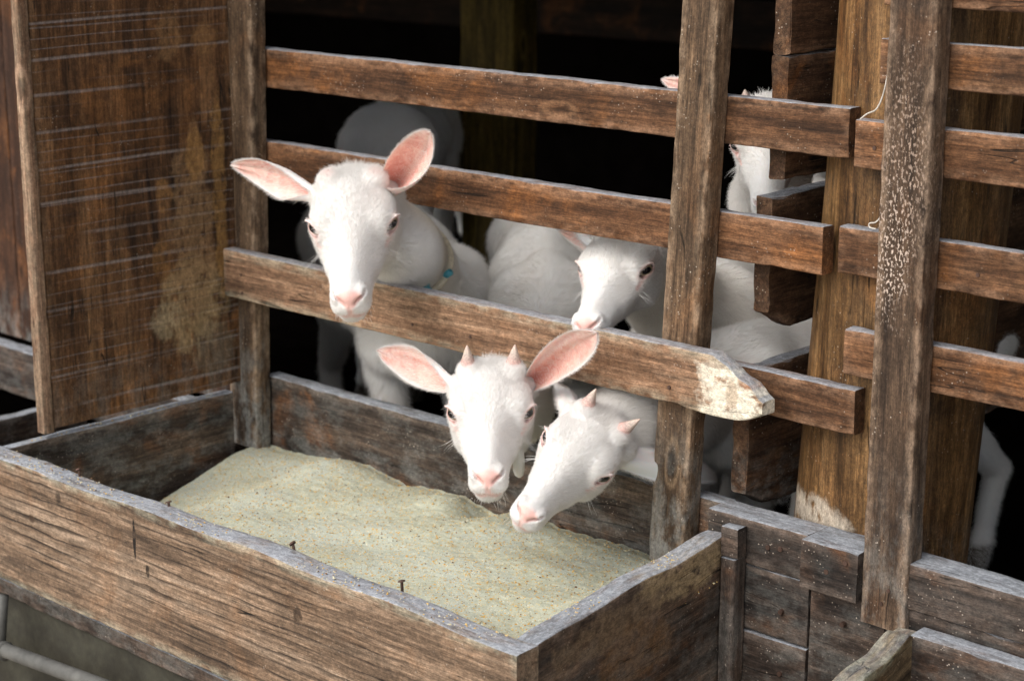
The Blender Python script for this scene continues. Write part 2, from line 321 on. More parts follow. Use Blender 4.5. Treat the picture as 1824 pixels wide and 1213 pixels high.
mp = thing('mossy_post', 'blurred mustard green post standing in the dark inside the barn', 'post', (-1.72, 1.5, .34))
plank('post', (-1.79, 1.5, .345), (-1.79, 1.5, 2.55), (1, 0, 0), .09, .185, W_MUSTARD, mp, step=.05)

# brown boards left of the divider panel
lw = thing('plank_wall', 'brown upright plank wall at the far left behind the divider panel', 'wall', (-1.9, .1, 0))
x = -2.55
while x < -1.02:
    wd = .17 + .03 * random.random(); zb = .60
    plank('board', (x, .10 + .004 * random.random(), zb), (x, .10, 2.5), (1, 0, 0), -.02 if False else .02, min(wd, -1.015 - x), W_BROWN, lw, step=.06); x += wd + .004

# ------------------------------------------------------------------ the pen fence
fence = thing('pen_fence', 'weathered slatted pen fence the white goats push their heads through', 'fence', (-.4, 0, .34), None)
# posts: board runs upward; width along -x..., thickness behind the face
def post(name, xb, zb, xt, zt, wd, th, mat, parent, y=0., **kw):
    # local X up, width direction = +x, thickness must go to +y: Y = Z x X
    o = plank(name, (xb, y, zb), (xt, y, zt), (1, 0, 0), th, wd, mat, parent, **kw)
    return o
# for X=up(0,0,1), Z=(1,0,0): Y = Z x X = (0,-1,0): so start at the back face and come forward
def post_f(name, xb, zb, xt, zt, wd, th, mat, parent, y=0., **kw):
    return plank(name, (xb, y + th, zb), (xt, y + th, zt), (1, 0, 0), th, wd, mat, parent, **kw)
post_f('post', -1.001, .562, -.972, 1.60, .077, .034, W_POST, fence, 0.)
post_f('post', -.010, .590, .041, 1.60, .064, .036, W_POST, fence, 0.)
# rails: X=+x, Z=up -> Y = Z x X = +y : p0 is the front lower edge
plank('rail', (-.960, .037, 1.217), (.288, .037, 1.221), UPZ, .026, .067, W_RAIL, fence)
plank('rail', (-.965, .037, 1.055), (.254, .037, 1.057), UPZ, .026, .067, W_RAIL, fence)
plank('rail', (-.965, .037, .840), (.316, .037, .842), UPZ, .026, .064, W_RAIL, fence)
L3 = 1.173
def r3top(x):
    t = max(0, (x - 1.085) / .088); return .081 - .050 * t ** 1.1 + .0035 * math.sin(x * 160) * t
def r3bot(x):
    t = max(0, (x - 1.125) / .048); return -.004 + .012 * t ** 1.6 - .004 * math.sin(max(0, x - 1.02) * 22) * (x > 1.02)
rail3 = plank('front_rail', (-.962, -.030, .852), (-.962 + L3, -.030, .854), UPZ, .0285, .079, W_RAILPALE, fence, top=r3top, bot=r3bot, step=.008)
rail3['label'] = 'pale rail with a chewed whitish end'
nails(fence, [onY(735, 578, -.03), onY(838, 600, -.03), onY(430, 490, -.03), onY(432, 522, -.03), onY(1192, 690, -.03)])

# right-hand section
fr = thing('slat_gate', 'second slatted fence section with one pale flaked upright at the right', 'fence', (.41, 0, .34))
post_f('post', .366, .598, .366, 1.62, .070, .036, W_POSTS, fr, -.004)
for (x0, z0, mm) in ((.333, 1.325, W_RAIL), (.299, 1.211, W_RAIL), (.281, 1.066, W_RAIL), (.297, .927, W_RAIL)):
    plank('rail', (x0, .035, z0), (1.25, .035, z0 + .003), UPZ, .024, .058 if z0 > 1.3 else .064, mm, fr)
plank('rail', (.335, .035, 1.426), (1.25, .035, 1.428), UPZ, .024, .06, W_RAIL, fr)
nails(fr, [onY(1825 * 0 + 1558, 264, .035), onY(1583, 1052, -.004), onY(1570, 1075, -.004), onY(1742, 490, .035)])

# the stout round post behind
def log_mesh():
    bm = bmesh.new(); R = []; nz_, n = 90, 56; z0, z1 = .36, 1.75
    for i in range(nz_ + 1):
        z = z0 + (z1 - z0) * i / nz_; cx = .318 + .048 * (z - .66); ring = []
        for k in range(n):
            t = 2 * math.pi * k / n; c, s = math.cos(t), math.sin(t)
            r = .1275 * (1 + .05 * mnoise.noise(Vector((c * 1.2, s * 1.2, z * 1.3))) + .018 * mnoise.noise(Vector((c * 5, s * 5, z * 2))) + .006 * mnoise.noise(Vector((c * 22, s * 22, z * 5)))) * 1
            ring.append(bm.verts.new((r * c + cx - .318, r * s, z - z0)))
        R.append(ring)
    for i in range(nz_):
        for k in range(n): bm.faces.new((R[i][k], R[i][(k + 1) % n], R[i + 1][(k + 1) % n], R[i + 1][k])).smooth = True
    bm.faces.new(R[0][::-1]); bm.faces.new(R[-1])
    # wood material wants the grain along local X
    for v in bm.verts: v.co = Vector((v.co.z, v.co.x, v.co.y))
    me = bpy.data.meshes.new('log_post'); bm.to_mesh(me); bm.free()
    at = me.attributes.new('edge', 'FLOAT', 'POINT'); return me
log = link('log_post', log_mesh(), W_LOG); tag(log, 'thick round wet-brown log post behind the slatted fence', 'post')
log.matrix_world = Matrix(((0, 1, 0, .277), (0, 0, 1, .190), (1, 0, 0, .36), (0, 0, 0, 1)))

# inner partition: thick boards running back from the fence
pt = thing('inner_partition', 'thick stacked partition boards running back from the fence beside the log post', 'partition', (.12, .2, .34))
def pboard(x0, z0, z1, y0=.085, cut=0., **kw):
    # runs to +y ; X=+y, Z=up -> Y = Z x X = -x ; start on right face
    plank('partition_board', (x0 + .028, y0, z0), (x0 + .028, 2.9, z0), UPZ, .027, z1 - z0, W_STUB, pt, amp=.003, wear=.004,
          bot=(lambda q: max(0, .028 - q * .5) * cut), **kw)
pboard(.128, 1.346, 1.60); pboard(.126, 1.17, 1.3435); pboard(.106, .948, 1.143, cut=1.); pboard(.078, .668, .885, cut=1.)

# base of the wall: sill, facing boards
bw = thing('sill_wall', 'dark dusty sill beam and facing boards below the fence at the right', 'wall', (.4, .03, 0))
plank('sill_beam', (.10, .001, .628), (.272, .001, .628), UPZ, .055, .068, W_BASE, bw)
plank('sill_beam', (.274, -.016, .625), (.366, -.016, .625), UPZ, .072, .072, W_BASE, bw)
plank('sill_beam', (.368, .001, .633), (1.4, .001, .633), UPZ, .055, .064, W_BASE, bw)
plank('facing_board', (.142, .004, .528), (.276, .004, .528), UPZ, .05, .098, W_BASE, bw)
plank('facing_board', (.279, .006, .30), (.40, .006, .30), UPZ, .05, .3235, W_BASE, bw)
plank('facing_board', (.142, .002, .33), (.276, .002, .33), UPZ, .05, .195, W_BASE, bw)
plank('facing_board', (.40, .008, .30), (1.4, .008, .30), UPZ, .05, .3315, W_BASE, bw)
post_f('corner_batten', .1455, .45, .1455, .640, .024, .03, W_BASE, bw, -.028)
plank('corner_block', (.1445, -.026, .6415), (.172, -.024, .6415), UPZ, .024, .045, W_BASE, bw)
nails(bw, [onY(1472, 1018, -.016), onY(1506, 1003, -.016), onY(1390, 1090, .0), onY(1388, 1200, .0), onY(1500, 1112, .0), onY(1368, 975, .001), onY(1390, 978, .001)], r=.0042)

# ------------------------------------------------------------------ divider panel on the left
dp = thing('divider_panel', 'tall brown saw-marked board panel standing over the left end of the trough', 'panel', (-.98, -.2, .68))
# X up, width along -y..: X=(0,0,1), Z=(0,1,0) -> Y = Z x X = (1,0,0): p0 is the back face
plank('panel_board', (-.983, -.398, .683), (-.983, -.398, 1.62), (0, 1, 0), .020, .40, W_PANEL, dp, step=.02)
plank('edge_lath', (-.981, -.4195, .678), (-.983, -.4195, 1.62), (0, 1, 0), .0215, .020, W_LATH, dp, step=.02)

# ------------------------------------------------------------------ the feed trough
tr = thing('feed_trough', 'long wooden trough of pale yellow meal in front of the goats', 'trough', (-.4, -.25, .455))
ZT = .670
def ftop(x): return .215 + .0025 * math.sin(x * 7) + .002 * math.sin(x * 23) - max(0, x - 1.50) * .03
plank('front_board', (-1.45, -.527, .455), (.205, -.5195, .455), UPZ, .040, .215, W_FRONT, tr, top=ftop, cap_tilt=(0, .0))
plank('end_board', (-.963, -.486, .43), (-.963, -.02, .43), UPZ, .024, .238, W_TROUGH, tr)
# right end: X roughly +y, outer face is +x ; Y = Z x X = -x
def etop(x): return .232 + .004 * math.sin(x * 9) + .002 * math.sin(x * 31) + .012 * max(0, x - .3)
plank('end_board', (.204, -.487, .43), (.1395, -.001, .435), UPZ, .036, .236, W_END, tr, top=etop)
plank('back_board', (-.94, .0385, .44), (.10, .0385, .44), UPZ, .034, .252, W_TROUGH, tr)
plank('floor_board', (-.94, -.485, .44), (.10, -.485, .44), (0, 1, 0), .02, .51, W_TROUGH, tr) if False else None
fl = box_part('floor_board', (-.938, -.486, .435), (.115, .035, .452), W_TROUGH, tr); fl.location = -tr.location
for (px, py, lx) in ((143, 848, -.12), (302, 906, -.05), (527, 982, -.2), (717, 1048, -.05)):
    p = onZ(px, py, .668); bm = bmesh.new(); q = p + Vector((lx * .03, .0, .0095)); cyl_bm(bm, p - Vector((0, 0, .01)), q, .0021, .0021, 8); cyl_bm(bm, q, q + Vector((lx * .01, 0, .0018)), .0052, .0045, 12)
    me = bpy.data.meshes.new('nail'); bm.to_mesh(me); bm.free(); o = link('nail', me, M_NAIL, tr); o.location = -tr.location

# the meal
def hfeed(x, y):
    z = .591 + .010 * mnoise.noise(Vector((x * 5, y * 6, 0))) + .004 * mnoise.noise(Vector((x * 11, y * 11, 3))) + .0014 * mnoise.noise(Vector((x * 55, y * 55, 7))) + .0010 * mnoise.noise(Vector((x * 160, y * 160, 1)))
    z += .010 * math.exp(-((x + .42) / .05) ** 2 - ((y + .02) / .05) ** 2) + .010 * math.exp(-((x + .10) / .10) ** 2 - ((y + .02) / .06) ** 2)
    z -= .020 * math.exp(-((x + .36) / .03) ** 2 - (y / .05) ** 2) + .016 * math.exp(-((x + .80) / .05) ** 2 - ((y + .06) / .05) ** 2)
    z += .012 * math.exp(-((x + .68) / .05) ** 2 - ((y + .05) / .08) ** 2)
    t = min(1, max(0, (-.66 - x) / .24)); z -= .060 * t * t * (3 - 2 * t) * min(1.4, .35 + (-y) * 4.5)
    z -= .020 * max(0, min(1, (y + .06) / .09)) ** 2 * (.8 + .8 * mnoise.noise(Vector((x * 6, 9, 0))) + .35 * mnoise.noise(Vector((x * 31, 4, 0))))
    z += .0035 * math.sin((x * .8 - y) * 34 + 3 * mnoise.noise(Vector((x * 3, y * 3, 5)))) * min(1, max(0, .6 - y * 2)) * .6
    z += .014 * max(0, min(1, (x - .02) / .10))
    return z
def feed_mesh():
    nx, ny = 420, 210; X = np.linspace(-.94, .185, nx); Y = np.linspace(-.489, .0375, ny); V = []
    for xx in X:
        for yy in Y:
            lim = .166 - (yy + .487) * .135; V.append((min(xx, lim + .004), yy, hfeed(xx, yy)))
    idx = np.arange(nx * ny).reshape(nx, ny)
    F = np.stack([idx[:-1, :-1], idx[1:, :-1], idx[1:, 1:], idx[:-1, 1:]], -1).reshape(-1, 4)
    # skirt so the meal is a body, not a sheet
    nb = len(V); V += [(-.94, -.489, .453), (.165, -.489, .453), (.115, .0375, .453), (-.94, .0375, .453)]
    FL = F.tolist() + [(nb + 3, nb + 2, nb + 1, nb)]; ns = len(FL); GA = [0.] * len(V)
    for _ in range(6500):                                  # loose coarse grains and husks, some spilt on the rims
        xx = random.uniform(-.93, .16); yy = random.uniform(-.48, .035); zz = hfeed(xx, yy)
        if _ < 420: xx = random.uniform(-.95, .17); yy = -.523 + random.random() * .034; zz = .6705
        elif _ < 640: yy = random.uniform(-.46, -.03); xx = .199 - .132 * (yy + .487) - random.uniform(.004, .032); zz = .663 + .002 * math.sin((yy + .487) * 9) + .001
        elif _ < 720: yy = random.uniform(-.46, -.05); xx = -.975 + random.random() * .01; zz = .6685
        s = random.uniform(.0006, .0017) * (1.5 if random.random() < .06 else 1); e = random.uniform(.5, 1.6); a = random.random() * 6.28; u = (math.cos(a) * s * e, math.sin(a) * s * e); v = (-math.sin(a) * s, math.cos(a) * s); b0 = len(V); gv = .1 + .9 * random.random(); zz += s * .3
        V += [(xx + u[0], yy + u[1], zz), (xx - u[0], yy - u[1], zz), (xx + v[0], yy + v[1], zz), (xx - v[0], yy - v[1], zz), (xx, yy, zz + s * .8), (xx, yy, zz - s * .8)]; GA += [gv] * 6
        FL += [(b0, b0 + 2, b0 + 4), (b0 + 2, b0 + 1, b0 + 4), (b0 + 1, b0 + 3, b0 + 4), (b0 + 3, b0, b0 + 4), (b0 + 2, b0, b0 + 5), (b0 + 1, b0 + 2, b0 + 5), (b0 + 3, b0 + 1, b0 + 5), (b0, b0 + 3, b0 + 5)]
    me = bpy.data.meshes.new('meal'); me.from_pydata(V, [], FL); me.polygons.foreach_set('use_smooth', [i < ns for i in range(len(me.polygons))])
    at = me.attributes.new('grain', 'FLOAT', 'POINT'); at.data.foreach_set('value', GA); return me
T = NT('meal'); P = T.coord(False)
fn = T.noise(P, 420, 3, .7); fb = T.noise(P, 9, 5, .6); fm = T.noise(P, 90, 3, .6)
c = T.ramp(fm, [(.3, (.42, .435, .335)), (.55, (.52, .53, .41)), (.75, (.60, .605, .48))])
c = T.mix(T.mr(fb, .42, .62), c, (.49, .515, .43))
def grains(c, scale, col_, dens, r=.30):
    v = T.new('ShaderNodeTexVoronoi'); T.put(v.inputs['Vector'], P); v.inputs['Scale'].default_value = scale
    s = T.new('ShaderNodeSeparateColor'); T.l.new(v.outputs['Color'], s.inputs[0])
    k = T.math('MULTIPLY', T.mr(v.outputs['Distance'], r, r * .6), T.mr(T.math('ADD', s.outputs[0], T.math('MULTIPLY', fb, .3)), 1.15 - dens - .02, 1.15 - dens))
    return T.mix(k, c, col_)
c = T.mix(T.mr(T.noise(P, 34, 4, .7), .55, .68, 0, .5), c, (.54, .46, .27)); c = grains(c, 170, (.60, .36, .09), .10, .40); c = grains(c, 260, (.62, .40, .12), .20, .44); c = grains(c, 330, (.72, .55, .22), .18, .4); c = grains(c, 300, (.20, .11, .05), .10, .36); c = grains(c, 420, (.75, .74, .66), .18, .4); c = grains(c, 200, (.06, .05, .04), .03, .28)
ga = T.attr('grain'); c = T.mix(T.mr(ga, .02, .08), c, T.ramp(ga, [(.1, (.62, .60, .48)), (.45, (.66, .58, .36)), (.62, (.60, .34, .08)), (.82, (.66, .46, .16)), (.93, (.24, .13, .06)), (1, (.08, .06, .05))]))
T.put(T.b.inputs['Base Color'], T.mix(.7, c, T.ramp(fn, [(.3, (.72, .72, .72)), (.7, (1.15, 1.15, 1.15))]), 'MULTIPLY')); T.b.inputs['Roughness'].default_value = .95
T.put(T.b.inputs['Normal'], T.bump(T.math('ADD', fn, T.math('MULTIPLY', fm, .7)), .7, .0010))
T.b.inputs['Specular IOR Level'].default_value = .1
M_MEAL = T.m
meal = link('meal', feed_mesh(), M_MEAL); meal['kind'] = 'stuff'; tag(meal, 'pale yellow-green ground meal heaped inside the feed trough', 'animal feed')

# second trough at the lower right corner
t2 = thing('feed_trough', 'corner of another trough with a worn yellowish end board at bottom right', 'trough', (.6, -.3, .4))
plank('end_board', onZ(1600, 1106, .614) - Vector((0, 0, .2)), onZ(1478, 1216, .614) + (onZ(1478, 1216, .614) - onZ(1600, 1106, .614)) - Vector((0, 0, .2)), UPZ, .034, .2, 
      wood('worn_trough_wood', dark=(.05, .035, .02), mid=(.22, .16, .09), light=(.40, .32, .19), orange=.2, stain=.3, dust=.3, speck=.4, edge=.5), t2, top=lambda x: .2 + .003 * math.sin(x * 40) - (.008 if x < .03 else 0))
plank('back_board', (.462, -.030, .40), (1.4, -.030, .40), UPZ, .036, .214, W_BASE, t2)
p = onZ(1480, 1213, .6)
plank('front_board', (.50, -.52, .40), (1.4, -.52, .40), UPZ, .04, .2, W_FRONT, t2)

# behind the panel, left: another trough edge and pale sack
t3 = thing('feed_trough', 'grey trough rim half hidden behind the divider panel at far left', 'trough', (-1.9, -.1, .3))
a = onY(0, 655, .0); 
plank('back_board', (-2.6, .02, .50), (-1.03, .02, .50), UPZ, .04, .10, W_BASE, t3)
plank('front_board', (-2.6, -.27, .30), (-1.5, -.27, .30), UPZ, .04, .26, W_BASE, t3)
plank('end_board', (-1.46, -.30, .30), (-1.46, .0, .30), UPZ, .03, .25, W_BASE, t3)

# below the front board: low mossy wall and plastic pipe
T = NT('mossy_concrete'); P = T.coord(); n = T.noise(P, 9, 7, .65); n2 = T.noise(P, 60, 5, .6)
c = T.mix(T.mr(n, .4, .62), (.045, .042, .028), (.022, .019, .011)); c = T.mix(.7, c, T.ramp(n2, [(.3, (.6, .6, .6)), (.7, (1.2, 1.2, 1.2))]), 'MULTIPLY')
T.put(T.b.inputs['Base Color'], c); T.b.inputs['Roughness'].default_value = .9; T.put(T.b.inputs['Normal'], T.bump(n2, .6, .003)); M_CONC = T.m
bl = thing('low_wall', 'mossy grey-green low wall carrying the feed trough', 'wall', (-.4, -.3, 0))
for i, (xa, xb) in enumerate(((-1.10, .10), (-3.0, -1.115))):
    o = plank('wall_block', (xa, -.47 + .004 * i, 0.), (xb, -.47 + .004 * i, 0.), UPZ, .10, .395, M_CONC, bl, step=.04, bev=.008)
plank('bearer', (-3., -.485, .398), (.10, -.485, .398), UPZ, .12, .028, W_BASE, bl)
M_PIPE = plain('grey_plastic', (.09, .088, .08), .7, 0, 30, .4)
a = onY(-60, 1132, -.53); b = onY(0, 1156, -.53); cpt = onY(200, 1228, -.53)
pipe = thing('water_pipe', 'thin pale plastic water pipe low at the bottom left corner', 'pipe', (b.x, b.y, 0))
pts = [a + (cpt - a) * (i / 20) for i in range(-40, 50)]
for nm, me in (('pipe_run', tube_mesh('pipe_run', pts, .0125, 16)), ('pipe_joint', tube_mesh('pipe_joint', [b - (cpt - a).normalized() * .018, b + (cpt - a).normalized() * .018], .0165, 16))):
    o = link(nm, me, M_PIPE, pipe); o.location = -pipe.location
d0 = onY(6, 1060, -.52); o = link('pipe_riser', tube_mesh('pipe_riser', [b, (b + d0) / 2, d0], .009, 12), M_PIPE, pipe); o.location = -pipe.location

# strings caught on the fence
M_STR = plain('dirty_string', (.62, .58, .52), .9)
def string(pts, r, label):
    P = []
    pts = [Vector(p) for p in pts]
    for i in range(len(pts) - 1):
        p0, p1, p2, p3 = pts[max(0, i - 1)], pts[i], pts[i + 1], pts[min(len(pts) - 1, i + 2)]
        for k in range(6):
            t = k / 6; P.append(.5 * ((2 * p1) + (p2 - p0) * t + (2 * p0 - 5 * p1 + 4 * p2 - p3) * t * t + (3 * p1 - p0 - 3 * p2 + p3) * t ** 3))
    P.append(pts[-1]); o = link('string', tube_mesh('string', P, r, 6), M_STR); tag(o, label, 'string', 'strings caught on the fence'); return o
string([onY(*q, .03) for q in ((1583, 120), (1578, 150), (1570, 178), (1560, 196), (1545, 203), (1532, 213))], .0011, 'frayed pale string curling down from the flaked upright to a rail end')
string([onY(*q, .03) for q in ((1570, 385), (1560, 396), (1549, 398), (1549, 405), (1560, 408))], .0009, 'tiny curl of pale string above the third rail end')

# ================================================================== GOATS
# the body of each goat is one implicit surface (skull, neck, trunk and legs blended) turned into one continuous mesh
def smin(a, b, k):
    h = np.clip(.5 + .5 * (b - a) / k, 0, 1); return b + (a - b) * h - k * h * (1 - h)
def smax(a, b, k): return -smin(-a, -b, k)
def rcone(P, a, b, ra, rb):
    a = np.asarray(a, np.float32); b = np.asarray(b, np.float32); d = b - a; t = np.clip((P - a) @ d / max(1e-9, float(d @ d)), 0, 1)
    return np.linalg.norm(P - a - t[:, None] * d, axis=1) - (ra + (rb - ra) * t)
def ell(P, c, r, R=None):
    q = P - np.asarray(c, np.float32)
    if R is not None: q = q @ R
    r = np.asarray(r, np.float32); k0 = np.linalg.norm(q / r, axis=1); k1 = np.linalg.norm(q / (r * r), axis=1)
    return k0 * (k0 - 1) / np.maximum(k1, 1e-6)
def sstep(x, a, b):
    t = np.clip((x - a) / (b - a), 0, 1); return t * t * (3 - 2 * t)
# skull profile, centimetres; x runs to the nose, z up to the forehead
HX = np.array([-6.2, -5.6, -4.5, -3, -1, 1, 3, 5, 7, 9, 11, 13, 14.5, 15.8, 16.7, 17.3, 17.6])
HT = np.array([.6, 2.0, 3.3, 4.4, 5.0, 5.05, 4.55, 3.75, 2.9, 2.2, 1.7, 1.35, 1.1, .75, .25, -.5, -1.2])
HB = np.array([-.4, -1.6, -2.8, -3.9, -5.0, -5.7, -5.8, -5.4, -4.9, -4.4, -4.05, -3.9, -3.95, -3.85, -3.4, -2.6, -1.7])
HW = np.array([.6, 2.1, 3.4, 4.3, 4.8, 4.85, 4.65, 4.15, 3.5, 3.0, 2.62, 2.38, 2.3, 2.12, 1.7, 1.05, .45])
EYE = np.array([3.95, 3.85, 1.15]); EYER = 1.28
EN = np.array([.76, .64, .12]); EN = EN / np.linalg.norm(EN)
E1 = np.array([.90, -.5, -.34]); E1 = E1 - EN * (E1 @ EN); E1 /= np.linalg.norm(E1); E2 = np.cross(EN, E1); E2 = E2 if E2[2] > 0 else -E2
def lidpts(sx, k=12):
    out = []
    for i in range(k):
        t = 2 * math.pi * i / k; a, b = 1.02 * math.cos(t), .66 * math.sin(t) + (.08 if math.sin(t) > 0 else 0)
        p = EYE + EN * math.sqrt(max(.05, 1.18 ** 2 - (a * a + b * b) * .8)) + E1 * a + E2 * b
        out.append(p * np.array([1, sx, 1]))
    return out
def head_sdf(Q, horns=True):
    """Q in skull centimetres"""
    x, z = Q[:, 0], Q[:, 2]; y = np.abs(Q[:, 1]); S = np.stack([x, y, z], 1).astype(np.float32)
    xc = np.clip(x, -6.2, 17.6); zt = np.interp(xc, HX, HT); zb = np.interp(xc, HX, HB); w_ = np.interp(xc, HX, HW)
    cz, hh = (zt + zb) / 2, (zt - zb) / 2; u = (z - cz) / hh
    mz = sstep(xc, 5, 10)                                   # muzzle-ness
    f = 1 - (.30 * (1 - mz) + .10 * mz) * sstep(-u, -.1, 1.1) - (.10 * (1 - mz) + .30 * mz) * sstep(u, .0, 1.1)
    wy = w_ * f; n = 2.25
    q = (np.abs(y / wy) ** n + np.abs(u) ** n) ** (1 / n)
    d = (q - 1) * np.minimum(wy, hh) * .92
    dx = x - xc; d = np.where(dx != 0, np.sqrt(np.maximum(d, 0) ** 2 + dx ** 2), d)
    d = smin(d, ell(S, (2.9, 3.35, 2.2), (3.0, 1.35, 1.15)), 1.5)          # brow
    d = smin(d, ell(S, (3.9, 3.4, .5), (2.4, 1.4, 1.8)), 1.0)               # orbit
    d = smin(d, ell(S, (1.6, 3.15, -2.6), (3.3, 1.5, 2.6)), 1.4)           # cheek
    d = smin(d, rcone(S, (6.0, 2.7, -1.0), (9.5, 2.1, -1.4), .8, .6), 1.2)  # cheek ridge
    d = smin(d, ell(S, (-.7, 2.7, 4.3), (1.7, 1.4, 1.2)), 1.0)             # horn base
    d = smin(d, ell(S, (-2.9, 4.3, .9), (1.7, 1.3, 1.6)), 1.2)             # ear root
    d = smin(d, ell(S, (16.2, 0, -.5), (1.25, 1.35, .95)), .5)           # nose pad
    d = smin(d, ell(S, (15.9, 1.35, -.5), (1.2, .75, .95)), .5)            # nostril wing
    d = smin(d, ell(S, (15.5, 1.05, -2.0), (1.7, 1.15, 1.0)), .4)          # upper lip
    d = smin(d, ell(S, (14.6, 0, -3.55), (2.0, 1.6, .95)), .5)             # chin
    d = smax(d, -rcone(S, (16.25, 1.95, .05), (17.45, .62, -.95), .27, .20), .22)    # nostril slit
    d = smax(d, -rcone(S, (17.65, 0, -1.15), (17.4, 0, -2.3), .10, .10), .22)     # philtrum
    d = smax(d, -rcone(S, (17.4, .1, -2.65), (16.0, 1.7, -3.0), .13, .13), .25)   # mouth
    d = smax(d, -rcone(S, (16.0, 1.9, -3.0), (12.2, 2.6, -2.75), .13, .08), .25)
    e = EYE
    d = smin(d, np.linalg.norm(S - (e - EN * .12).astype(np.float32), axis=1) - (EYER + .22), .5)   # lids over the ball
    V = S - e.astype(np.float32); a = V @ E1.astype(np.float32); b = V @ E2.astype(np.float32); c = V @ EN.astype(np.float32)
    alm = (np.sqrt((a / 1.30) ** 2 + (b / np.where(b > 0, .64, .54)) ** 2 + .001) - 1) * .55
    cut = np.maximum(alm, -(c - .1)); d = smax(d, -cut, .16)
    ball = np.linalg.norm(V, axis=1) - (EYER - .14); d = np.minimum(d, ball)          # never hollow behind the eyeball
    up_ = [(EYE + EN * (EYER + .16 - .22 * abs(q) ** 2) + E1 * q * 1.36 + E2 * (.72 * (1 - q * q) ** .5 + .08)).astype(np.float32) for q in (-.95, -.6, 0., .6, .95)]
    for i_ in range(4): d = smin(d, rcone(S, up_[i_], up_[i_ + 1], .17, .17), .22)      # upper lid fold
    d = smax(d, -rcone(S, (5.5, 4.0, .5), (6.5, 3.7, -.3), .15, .05), .3)             # tear corner
    return d
def head_masks(Q):
    x, z = Q[:, 0], Q[:, 2]; y = np.abs(Q[:, 1]); S = np.stack([x, y, z], 1)
    pad = sstep(-ell(S, (17.0, 0, -.55), (1.25, 1.6, 1.05)), -.2, .3) * sstep(-(y - (1.75 - 1.25 * sstep(-z, .1, 1.5))), -.2, .2)
    lip = sstep(-np.minimum(rcone(S, (17.5, .1, -2.6), (16.0, 1.7, -3.0), .2, .25), rcone(S, (17.7, 0, -1), (17.4, 0, -2.4), .15, .15)), -.42, .05)
    lip = np.maximum(lip, .75 * sstep(-rcone(S, (16.0, 1.9, -3.0), (13, 2.6, -2.8), .05, .02), -.3, .02))
    V = S - EYE; a = V @ E1; b = V @ E2; r = np.sqrt((a / 1.42) ** 2 + (b / .80) ** 2)
    eye = sstep(-r, -1.6, -.95) * (V @ EN > -.4) * .42
    eye = np.maximum(eye, .8 * sstep(-rcone(S, (5.4, 4.1, .5), (6.8, 3.7, -.4), .2, .08), -.4, 0))
    hb = .7 * sstep(-(np.linalg.norm(S - np.array([-.6, 2.8, 5.1]), axis=1) - .7), -.6, .2)
    dark = np.maximum(.7 * sstep(-rcone(S, (16.25, 1.95, .05), (17.45, .62, -.95), .26, .2), -.08, .10), .45 * sstep(-rcone(S, (17.4, .1, -2.65), (16.0, 1.8, -3.0), .08, .1), -.12, .08))
    rim = sstep(-np.abs(r - .84), -.20, -.05) * (V @ EN > .2)
    ew = np.clip(r, 0, 9)
    return np.clip(np.maximum.reduce([pad, lip * .85, eye, hb * .6]), 0, 1), np.clip(np.maximum(dark, rim * .7), 0, 1), pad, ew

def surface_nets(f, lo, hi, h):
    B = 8; lo = np.array(lo, float); n = (np.ceil((np.array(hi) - lo) / h / B).astype(int)) * B; nb = n // B
    F = np.empty(tuple(n), np.float32)
    bi = np.stack(np.meshgrid(*[np.arange(k) for k in nb], indexing='ij'), -1).reshape(-1, 3)
    cen = (lo + (bi * B + (B - 1) / 2) * h).astype(np.float32)
    dc = f(cen); near = np.abs(dc) < B * h * .87 * 1.75 + .004
    F.reshape(nb[0], B, nb[1], B, nb[2], B)[:] = np.where(dc > 0, 1, -1).reshape(nb)[:, None, :, None, :, None]
    off = np.stack(np.meshgrid(*[np.arange(B)] * 3, indexing='ij'), -1).reshape(-1, 3)
    ids = bi[near]
    for s in range(0, len(ids), 400):
        ii = (ids[s:s + 400][:, None, :] * B + off[None]).reshape(-1, 3)
        F[ii[:, 0], ii[:, 1], ii[:, 2]] = f((lo + ii * h).astype(np.float32))
    S = F < 0
    c = [S[a:n[0] - 1 + a, b:n[1] - 1 + b, d:n[2] - 1 + d] for a in (0, 1) for b in (0, 1) for d in (0, 1)]
    cnt = sum(x.astype(np.int8) for x in c); cells = np.argwhere((cnt > 0) & (cnt < 8))
    off8 = np.array([(a, b, d) for a in (0, 1) for b in (0, 1) for d in (0, 1)])
    vals = np.stack([F[tuple((cells + o).T)] for o in off8], 1)
    acc = np.zeros((len(cells), 3)); num = np.zeros(len(cells))
    for i in range(8):
        for j in range(i + 1, 8):
            if np.abs(off8[i] - off8[j]).sum() != 1: continue
            a, b = vals[:, i], vals[:, j]; m = (a < 0) != (b < 0); t = np.where(m, a / np.where(m, a - b, 1), 0)
            acc += np.where(m[:, None], off8[i] + (off8[j] - off8[i]) * t[:, None], 0); num += m
    V = lo + (cells + acc / num[:, None]) * h
    idm = np.full(tuple(n), -1, np.int32); idm[tuple(cells.T)] = np.arange(len(cells))
    Q = []
    for ax in range(3):
        o = np.zeros(3, int); o[ax] = 1; u = np.zeros(3, int); v = np.zeros(3, int); u[(ax + 1) % 3] = 1; v[(ax + 2) % 3] = 1
        A = S[tuple(slice(0, n[k] - o[k]) for k in range(3))]; Bm = S[tuple(slice(o[k], n[k]) for k in range(3))]
        e = np.argwhere(A != Bm); e = e[(e[:, (ax + 1) % 3] > 0) & (e[:, (ax + 2) % 3] > 0)]
        ins = A[tuple(e.T)]
        q = np.stack([idm[tuple((e - u - v).T)], idm[tuple((e - v).T)], idm[tuple(e.T)], idm[tuple((e - u).T)]], 1)
        q[~ins] = q[~ins][:, ::-1]; Q.append(q)
    Q = np.concatenate(Q); Q = Q[(Q >= 0).all(1)]
    return V, Q
